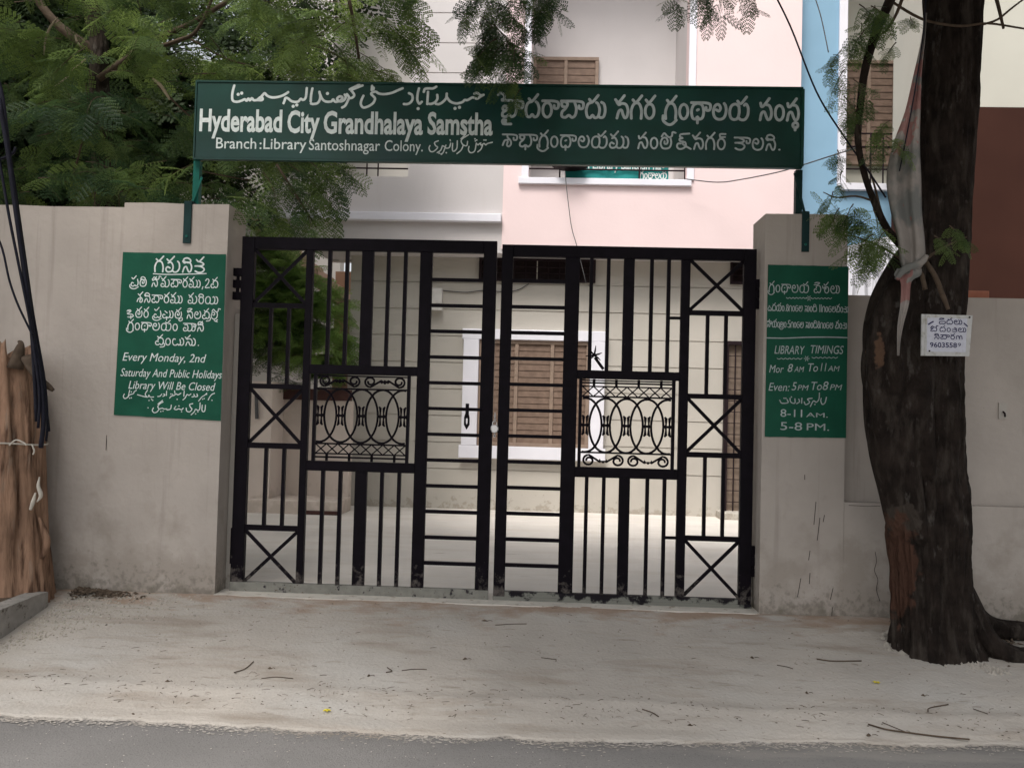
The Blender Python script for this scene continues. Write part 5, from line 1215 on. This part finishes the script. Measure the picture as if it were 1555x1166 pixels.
for (pts, r) in (([(1452, -120, -.6), (1380, -260, -.9), (1200, -420, -1.3)], .09), ([(1452, -120, -.6), (1480, -300, -.9), (1500, -420, -1.4)], .10), ([(1440, -120, -.6), (1100, -200, -.5), (800, -190, -.4), (700, -150, -.35)], .05)):
    mb = MB(); q = [tuple(P(x, y, Y)) for x, y, Y in pts]; q = spline(q, 5); mb.tube(q, [r * (1 - .6 * i / len(q)) for i in range(len(q))], 10, noise_amp=.15); mb.build('limb', M['bark'], rt, True)

# torn cloth tied to the trunk
ct = empty('torn_banner_cloth', tuple(P(1385, 560, -.82)), 'dirty torn plastic banner knotted round the left side of the street tree trunk', 'cloth')
def cloth(rows, Y, name, seed, n=14, fold=.035):
    v = []; f = []; R_ = spline(rows, 5)
    for i, (y, a, b) in enumerate(R_):
        for j in range(n + 1):
            t = j / n; x = a + (b - a) * t; w = (b - a) / 90
            p = P(x, y, Y + fold * min(1, w + .2) * (math.sin(t * 11 + seed + i * .05) + .6 * noise.noise(Vector((t * 6, i * .12, seed)))))
            v.append(tuple(p))
    for i in range(len(R_) - 1):
        for j in range(n): f.append(((i + 1) * (n + 1) + j, (i + 1) * (n + 1) + j + 1, i * (n + 1) + j + 1, i * (n + 1) + j))
    o = MB().add(v, f).build(name, M['cloth'], ct, True); md = o.modifiers.new('thick', 'SOLIDIFY'); md.thickness = .003; return o
cloth([(20, 1404, 1408), (60, 1399, 1405), (110, 1388, 1400), (170, 1374, 1398), (220, 1356, 1397), (270, 1346, 1399), (320, 1352, 1400), (360, 1362, 1404), (395, 1366, 1405), (412, 1372, 1396)], -.82, 'hanging_sheet', 1)
cloth([(408, 1362, 1400), (418, 1358, 1398), (428, 1368, 1384), (460, 1368, 1380), (490, 1364, 1372), (515, 1363, 1367), (540, 1363, 1365)], -.83, 'tail', 4, 8, .02)
mb = MB(); px_tube(mb, [(1361, 424), (1372, 410), (1386, 404), (1400, 398), (1408, 388)], -.84, [.014, .022, .022, .018, .01], 10, .35); mb.build('knot', M['cloth'], ct, True)
mb = MB(); px_tube(mb, [(1406, 0), (1402, 50), (1394, 110), (1380, 190), (1366, 260)], -.86, [.004] * 5, 5); mb.build('cord', M['wire'], ct)
# nailed plate with the exterminator's advertisement
pc = P(1438, 509, -.80)
pt_ = empty('nailed_plate', tuple(pc), 'small soiled white plate nailed to the street tree with Telugu words and a number', 'sign')
YPl = -.80
q = [P(1400, 477, YPl), P(1477, 479, YPl), P(1472, 541, YPl), P(1399, 540, YPl)]
v = [tuple(a) for a in q] + [(a.x, a.y + .012, a.z) for a in q]
MB().add(v, [(3, 2, 1, 0), (4, 5, 6, 7), (0, 1, 5, 4), (1, 2, 6, 5), (2, 3, 7, 6), (3, 0, 4, 7)]).build('backing', M['plate'], pt_)
q = [P(1408, 482, YPl), P(1469, 484, YPl), P(1466, 535, YPl), P(1407, 534, YPl)]
MB().add([(a.x, YPl - .002, a.z) for a in q], [(3, 2, 1, 0)]).build('printed_field', M['plate_field'], pt_)
q0, q1 = P(1406, 478, YPl), P(1405, 540, YPl); MB().box(q0.x - .004, q0.x + .004, YPl - .006, YPl - .0005, q1.z, q0.z).build('rim', M['plate'], pt_)
ik = INK(YPl - .003)
telugu(ik, 'cha+e da+t la+u', 1426, 492, 1461, 6.5, 1.3); telugu(ik, 'ba+O da+t o ka la+u', 1413, 503, 1467, 6, 1.2); telugu(ik, 'na+i va+A ra+t nna', 1419, 514.5, 1463, 6, 1.2)
line_px(ik, [(1410, 492.5), (1414, 490), (1417, 488.5)], .008); line_px(ik, [(1464, 491), (1469, 495.5)], .007)
ik.build('lettering', M['ink'], pt_); txt('9603558', 1412, 527, 1453, 7.5, YPl - .002, M['ink'], pt_, bold=.02); txt('9', 1454.5, 526.5, 1459, 6, YPl - .002, M['ink'], pt_)
for (x, y) in ((1411, 533), (1472, 482)):
    p = P(x, y, YPl); MB().tube([(p.x, YPl - .006, p.z), (p.x, YPl - .001, p.z)], .005, 8).build('nail', M['dark_grille'], pt_)
p0 = P(1404, 509, YPl)
MB().box(pc.x - .02, pc.x + .02, YPl + .013, YPl + .12, pc.z - .02, pc.z + .02).build('wooden_block', M['twig'], pt_)

# ------------------------------------------------------------------ stump, kerb, cables on the left
kb = empty('planter_kerb', (P(60, 930, -.3).x, -.5, -.1), 'old broken concrete kerb of the planter round the stump at the left edge', 'kerb')
xk = P(77, 915, -.33).x
K0, K1 = -1.5, -.33
me = wall_mesh(list(np.linspace(K0, K1, 16)), [-.35, -.1, .0], lambda x, z: 0.0, .13)
for v_ in me.vertices:
    y_, d_ = v_.co.x, v_.co.y
    top = v_.co.z > -.01
    x = xk - d_ - (0.02 if d_ == 0 else 0) + .008 * noise.noise(Vector((y_ * 6, v_.co.z * 9, d_)))
    z = (.05 + .015 * noise.noise(Vector((y_ * 3, 0, d_)))) if top else v_.co.z
    v_.co = (x, y_, z)
me.update(); link_mesh('kerb_body', me, M['kerb'], kb)
MB().box(xk - 2.5, xk - .16, -1.45, .01, -.4, .035).build('planter_soil', M['dry_leaf'], kb)
Ys_ = -.26
sp_t = empty('tree_stump', (P(20, 895, Ys_).x, Ys_, 0), 'tall reddish broken stump with its bark stripped at the left edge', 'stump')
prof2 = [(535, -62, 50), (560, -62, 52), (600, -64, 57), (660, -66, 61), (700, -66, 62), (750, -64, 63), (800, -64, 66), (840, -66, 69), (870, -68, 71), (895, -72, 73), (915, -78, 77)]
A = spline(prof2, 8); vs = []; n = 120
for i, (y, a, b) in enumerate(A):
    pa, pb = P(a, y, Ys_), P(b, y, Ys_); c = (pa + pb) / 2; r = (pb - pa).length / 2
    for k in range(n):
        an = 2 * math.pi * k / n; ca, sa = math.cos(an), math.sin(an)
        fl = 1 - .22 * math.exp(-((math.degrees(math.atan2(sa, ca)) + 72 + 5 * math.sin(c.z * 4)) / 9) ** 2) - .10 * math.exp(-((math.degrees(math.atan2(sa, ca)) + 38 + 4 * math.sin(c.z * 6)) / 6) ** 2) + .09 * noise.noise(Vector((ca * 4, sa * 4, c.z * 1.0))) + .05 * noise.noise(Vector((ca * 11, sa * 11, c.z * 2.5))) - .09 * abs(noise.noise(Vector((ca * 6 + 3, sa * 6, c.z * .9))))
        z = c.z
        if i < 5: z += (.13 * noise.noise(Vector((ca * 3, sa * 3, 4))) + .16 * abs(noise.noise(Vector((ca * 14, sa * 14, 7)))) - .03) * (5 - i) / 5; fl *= 1 - .02 * (5 - i)
        vs.append((c.x + ca * r * fl, c.y + sa * r * .85 * fl, z))
m_ = len(A); fs = [(i * n + k, (i + 1) * n + k, (i + 1) * n + (k + 1) % n, i * n + (k + 1) % n) for i in range(m_ - 1) for k in range(n)]
cz = sum((Vector(q) for q in vs[:n]), Vector()) / n; vs.append((cz.x, cz.y, cz.z - .06)); fs += [(k, (k + 1) % n, len(vs) - 1) for k in range(n)]
me = bpy.data.meshes.new('stump_trunk'); me.from_pydata(vs, [], fs); me.update(); link_mesh('stump_trunk', me, M['stump'], sp_t, True)
for (pts, Yl, r, nm) in (([(25, 560), (30, 535), (32, 522), (28, 518)], -.40, [.05, .035, .02, .008], 'broken_snag'), ([(40, 545), (58, 575), (72, 586), (80, 592)], [-.42, -.50, -.54, -.56], [.04, .028, .02, .012], 'broken_snag'), ([(60, 785), (68, 808), (71, 826), (64, 848)], -.36, [.01, .024, .026, .012], 'bark_lump'), ([(52, 530), (50, 545), (44, 560)], -.42, [.012, .03, .03], 'broken_snag')):
    mb = MB(); px_tube(mb, pts, Yl, r, 9, .4); mb.build(nm, M['twig'] if nm != 'bark_lump' else M['stump'], sp_t, True)
mb = MB()
c = P(0, 672, Ys_); rr = (P(62, 672, Ys_).x - P(-66, 672, Ys_).x) / 2 + .012; cx_ = P(-2, 672, Ys_).x
mb.tube([(cx_ + rr * math.sin(a), Ys_ - rr * .87 * math.cos(a), c.z + .008 * math.sin(3 * a)) for a in np.linspace(-math.pi, math.pi, 40)], .006, 6)
st = empty('string', (cx_, Ys_, c.z), 'pale string tied round the reddish stump', 'string'); mb.build('loop', M['rope'], st, True)
for pts in ([(14, 676), (24, 668), (36, 672), (40, 676)], [(48, 674), (52, 684), (50, 690)]):
    mb = MB(); px_tube(mb, pts, Ys_ - .33, [.005] * len(pts), 6); mb.build('knot', M['rope'], st)
rg = empty('rag', tuple(P(55, 750, Ys_ - .25)), 'scrap of white rag caught on the right side of the stump', 'rag')
for pts, r in (([(60, 724), (58, 738), (62, 752), (56, 762)], [.004, .012, .014, .004]), ([(54, 748), (50, 762), (46, 774)], [.006, .014, .010])):
    mb = MB(); px_tube(mb, pts, Ys_ - .22, r, 6, .4); mb.build('rag_strip', M['rope'], rg, True)
# cables running down the left edge
CB = [([(-14, 180), (2, 260), (14, 330), (30, 410), (44, 480), (52, 530), (60, 600), (58, 650)], -.64, .009, 'thin black cable behind the bundle, passing left of the stump snag'),
      ([(-4, 120), (8, 190), (20, 262), (30, 330), (40, 400), (50, 470), (62, 545), (70, 610), (75, 655)], -.57, .006, 'thinnest black cable in front of the bundle above the stump'),
      ([(-8, 110), (4, 150), (18, 270), (32, 360), (42, 430), (48, 500), (52, 560), (56, 640)], -.60, .013, 'thick black cable, leftmost of the bundle coming down to the stump'),
      ([(-2, 150), (12, 230), (24, 320), (38, 420), (46, 480), (56, 540), (64, 590), (66, 640), (62, 680)], -.62, .015, 'thick black cable, middle one of the bundle coming down to the stump'),
      ([(0, 130), (10, 200), (22, 290), (34, 370), (44, 440), (58, 520), (68, 580), (72, 640), (70, 670)], -.58, .008, 'thin black cable, rightmost of the bundle coming down to the stump'),
      ([(-10, 345), (4, 380), (14, 425), (26, 460), (40, 490), (50, 510)], -.66, .007, 'thin black cable sagging from the left edge into the bundle above the stump'),
      ([(-10, 242), (6, 240), (20, 232), (24, 224)], -.60, .010, 'short black strap binding the bundle of cables at the left edge')]
for pts, Yc, r, lab in CB:
    mb = MB(); px_tube(mb, pts, Yc, [r] * len(pts), 7); o = mb.build('cable', M['wire'], None, True); tag(o, lab, 'cable', 'cables at the left edge')
# overhead wires
def wire(pts, Ys_, r, lab, m='wire_grey'):
    q = [tuple(P(x, y, Yv)) for (x, y), Yv in zip(pts, Ys_)]; mb = MB(); mb.tube(spline(q, 6), r, 6); o = mb.build('wire', M[m], None, True); tag(o, lab, 'wire')
wire([(1165, -30), (1200, 40), (1240, 140), (1280, 205), (1320, 262), (1345, 300)], [-.4, -.4, -.5, -.6, -.7, -.75], .0055, 'dark wire slanting down from the sky past the blue wall into the street tree', 'wire')
wire([(1040, 272), (1090, 277), (1130, 272), (1180, 262), (1215, 252), (1265, 236), (1300, 225)], [5.3, 5.2, 4.8, 4.0, 3.5, 3.0, 2.5], .007, 'thin wire crossing the pink wall from the balcony towards the blue house')
wire([(858, 262), (862, 300), (868, 345), (876, 374), (890, 430)], [5.3, 5.3, 5.3, 5.3, 5.3], .005, 'thin wire hanging down the pink wall below the balcony')
wire([(1232, -20), (1245, 20), (1252, 50), (1258, 80)], [5.4, 5.4, 5.4, 5.4], .007, 'pale wire hanging on the upper part of the blue wall')

# ------------------------------------------------------------------ litter on the apron
def ground_tube(pts, r, name, m, lab, cat, group=None, zup=.004):
    q = []
    for x, y in pts: p = on_apron(x, y); q.append((p.x, p.y, p.z + r + zup * .3))
    r *= .75
    mb = MB(); mb.tube(spline(q, 4), r, 6); o = mb.build(name, M[m], None, True); return tag(o, lab, cat, group)
gt = 'fallen twigs on the dirt apron'
TW = [([(1318, 1101), (1345, 1108), (1375, 1113), (1420, 1119), (1472, 1124)], .006, 'longest fallen twig, lying on the dirt near the road at lower right'),
      ([(1340, 1097), (1362, 1106), (1376, 1112)], .003, 'thin twig touching the longest twig near the road'),
      ([(355, 1022), (372, 1016), (385, 1005)], .004, 'dark bent twig on the dirt below the left end of the gate'),
      ([(397, 1030), (420, 1028), (445, 1031)], .003, 'straight thin twig right of the bent twig below the left gate leaf'),
      ([(1240, 1002), (1265, 1005), (1308, 1004)], .005, 'straight dark twig in front of the street tree base'),
      ([(1409, 1082), (1412, 1075), (1440, 1071)], .004, 'small hooked twig on the dirt below the street tree'),
      ([(1478, 1077), (1500, 1087)], .003, 'faint twig at the right edge of the dirt'), ([(1476, 1078), (1500, 1088)], .003, 'x'),
      ([(752, 949), (775, 947), (800, 947)], .003, 'thin twig just in front of the right gate leaf'),
      ([(588, 1014), (595, 1020), (586, 1022)], .004, 'forked dark twig in the middle of the apron'), ([(610, 1019), (630, 1017), (648, 1018)], .003, 'pale thin twig right of the forked twig'),
      ([(975, 1078), (990, 1083), (1000, 1089)], .004, 'dark slanting twig near the road under the right gate leaf'), ([(340, 1093), (360, 1095), (378, 1096)], .004, 'grey twig by the road edge at lower left'),
      ([(822, 999), (845, 1002)], .003, 'short twig under the gate centre'), ([(1180, 1010), (1195, 1013), (1204, 1016)], .003, 'short twig left of the straight dark twig')]
for pts, r, lab in TW:
    if lab != 'x': ground_tube(pts, r, 'twig', 'twig', lab, 'twig', gt)
def blob(mb, c, a, b, h, rot, seed, tail=0):
    n = 8; base = len(mb.v); vs = []
    for k in range(n):
        an = 2 * math.pi * k / n; rr_ = 1 + .3 * noise.noise(Vector((k * 1.3, seed, 2)))
        x, y = math.cos(an) * a * rr_, math.sin(an) * b * rr_; vs.append((c[0] + x * math.cos(rot) - y * math.sin(rot), c[1] + x * math.sin(rot) + y * math.cos(rot), c[2] + .001))
    vs.append((c[0], c[1], c[2] + h)); mb.add(vs, [(k, (k + 1) % n, n) for k in range(n)])
gl_ = 'curled dry leaves on the dirt apron'
for i, (x, y, w, lab) in enumerate(((736, 941, .024, 'largest curled dry leaf just in front of the gate centre'), (706, 1002, .018, 'curled dry leaf below the gap between the gate leaves'), (560, 1026, .016, 'curled dry leaf left of the forked twig'),
                            (1142, 998, .020, 'curled dry leaf below the right pillar'), (202, 1087, .026, 'flat dark leaf by the road at lower left'), (410, 1014, .014, 'small dark leaf near the bent twig'), (254, 1036, .014, 'small dark leaf on the left part of the apron'),
                            (1319, 1116, .022, 'dark leaf under the longest twig'), (1225, 1052, .016, 'dark leaf on the right part of the apron'), (1402, 1056, .014, 'dark leaf below the street tree'), (1048, 1101, .014, 'dark leaf by the road under the right pillar'), (707, 1109, .02, 'dark leaf at the road edge below the gate'))):
    p = on_apron(x, y); mb = MB(); blob(mb, p, w, w * .5, .012, i * .6, i); mb.tube([(p.x + w * .8, p.y, p.z + .004), (p.x + w * 1.6, p.y + .004, p.z + .006), (p.x + w * 2.1, p.y - .004, p.z + .003)], .0016, 4)
    o = mb.build('dry_leaf', M['dry_leaf'], None); tag(o, lab, 'leaf', gl_)
for i, (x, y, lab) in enumerate(((496, 1082, 'yellow blossom lying by the road edge below the left gate leaf'), (1331, 1038, 'yellow blossom lying on the dirt in front of the street tree'))):
    p = on_apron(x, y); mb = MB()
    for k in range(5):
        an = k * 1.256; d = (math.cos(an), math.sin(an)); c_ = (p.x + d[0] * .012, p.y + d[1] * .012)
        mb.add([(p.x, p.y, p.z + .008), (c_[0] - d[1] * .008, c_[1] + d[0] * .008, p.z + .016), (c_[0] + d[0] * .012, c_[1] + d[1] * .012, p.z + .010), (c_[0] + d[1] * .008, c_[1] - d[0] * .008, p.z + .016)], [(0, 1, 2, 3)])
    tag(mb.build('blossom', M['yellow'], None), lab, 'flower', 'fallen yellow blossoms')
# fine litter, too small to tell apart
mb = MB()
for i in range(1100):
    x = RNG.uniform(-4.6, 4.6); y = RNG.uniform(-1.62, -.03) if RNG.uniform() < .5 else RNG.normal(-1.36, .09)
    if y > -.04 or y < edge_y(x) + .01: continue
    z = apron_z(x, y); a = RNG.uniform(0, 6.28); L = RNG.uniform(.004, .016)
    if RNG.uniform() < .45:
        d = (math.cos(a) * L * 1.6, math.sin(a) * L * 1.6); mb.tube([(x - d[0], y - d[1], z + .002), (x, y, z + .004), (x + d[0], y + d[1], z + .002)], RNG.uniform(.0007, .0015), 3, cap=False)
    else: blob(mb, (x, y, z), L * .6, L * .35, .004, a, i)
tag(mb.build('fine_litter', M['dry_leaf'], None), 'scattered crumbs of dry leaf and stalk on the dirt apron', kind='stuff')
mb = MB()
for i in range(900):                                   # road dust and grit
    x = RNG.uniform(-4.5, 4.5); y = RNG.uniform(-2.9, -1.5); z = -.281 if y < edge_y(x) else apron_z(x, y)
    blob(mb, (x, y, z), RNG.uniform(.002, .005), RNG.uniform(.002, .004), .003, i, i)
for i in range(5200):                                  # dust and crumbs spilling over the asphalt edge
    x = RNG.uniform(-4.5, 4.5); y = edge_y(x) - abs(RNG.normal(0, .045)) * (1 + .8 * nz(x, 0, 2.2)) + .01
    blob(mb, (x, y, -.2815), RNG.uniform(.003, .012), RNG.uniform(.002, .006), .0018, 0, i)
tag(mb.build('road_grit', M['earth'], None), 'fine grit scattered along the road edge', kind='stuff')
mb = MB()
for i in range(2600):                                  # gravel in the left corner
    u = RNG.normal(0, 1); x = xk + .02 + abs(RNG.normal(0, .55)); y = RNG.uniform(-1.3, -.04)
    if RNG.uniform() > math.exp(-(x - xk) * 1.1): continue
    if y < -.35 - 0.9 * math.exp(-(x - xk) * 2.5): continue
    s_ = RNG.uniform(.004, .013); z = apron_z(x, y)
    c0 = (x, y, z + s_ * .2); a = RNG.uniform(0, 3)
    v = [(x + s_ * math.cos(a + k * 1.57) * RNG.uniform(.7, 1.2), y + s_ * math.sin(a + k * 1.57) * RNG.uniform(.7, 1.2), z - .001) for k in range(4)] + [(x + RNG.uniform(-.3, .3) * s_, y, z + s_ * RNG.uniform(.5, 1.0))]
    mb.add(v, [(0, 1, 4), (1, 2, 4), (2, 3, 4), (3, 0, 4)])
tag(mb.build('gravel', M['gravel'], None), 'loose gravel and chips against the kerb in the left corner', kind='stuff')
# dark leaf litter and roots along the wall feet
for (xa, xb, ya, yb_, n_, nm, lab) in ((xk + .02, xk + .55, -.22, .0, 420, 'leaf_litter', 'dark heap of dry leaf litter in the corner between kerb and wall'), (P(1495, 960, -.4).x, P(1600, 960, -.4).x, -.55, .0, 900, 'leaf_litter', 'dark leaf litter between the street tree roots and the wall')):
    mb = MB()
    for i in range(n_):
        if xa < 0:
            x, y = xa + abs(RNG.normal(0, .17)), yb_ - .03 - abs(RNG.normal(0, .055))
        else: x, y = RNG.uniform(xa, xb), yb_ - abs(RNG.normal(0, .22))
        hgt = .03 * math.exp(-((x - xa) / (.3 if nm and xa < 0 else .8)) ** 2) * max(0, 1 - abs(y - (ya + yb_) / 2) / .4)
        blob(mb, (x, y, apron_z(x, y) + RNG.uniform(0, max(hgt, .004))), RNG.uniform(.008, .024), RNG.uniform(.004, .010), RNG.uniform(.004, .014), RNG.uniform(0, 6), i)
    tag(mb.build(nm, M['dry_leaf'], None), lab, kind='stuff')
# pale plaster rubble at the foot of the tree
mb = MB()
for i in range(420):
    t = RNG.uniform(); px_ = 1345 + 185 * t + RNG.normal(0, 6); py_ = 972 + 40 * t + abs(RNG.normal(0, 5)) + (RNG.uniform(-18, 8) if t < .22 else 4)
    p = on_apron(px_, py_); s_ = RNG.uniform(.005, .022) * (1.5 if t < .25 else .8)
    v = [(p.x + s_ * math.cos(k * 1.256 + i) * RNG.uniform(.7, 1.2), p.y + s_ * math.sin(k * 1.256 + i) * RNG.uniform(.7, 1.2), p.z - .002) for k in range(5)] + [(p.x + RNG.uniform(-.3, .3) * s_, p.y, p.z + s_ * RNG.uniform(.5, 1.0))]
    mb.add(v, [(k, (k + 1) % 5, 5) for k in range(5)])
tag(mb.build('plaster_rubble', M['pale_rubble'], None), 'pale crumbled mortar round the foot of the street tree', kind='stuff')
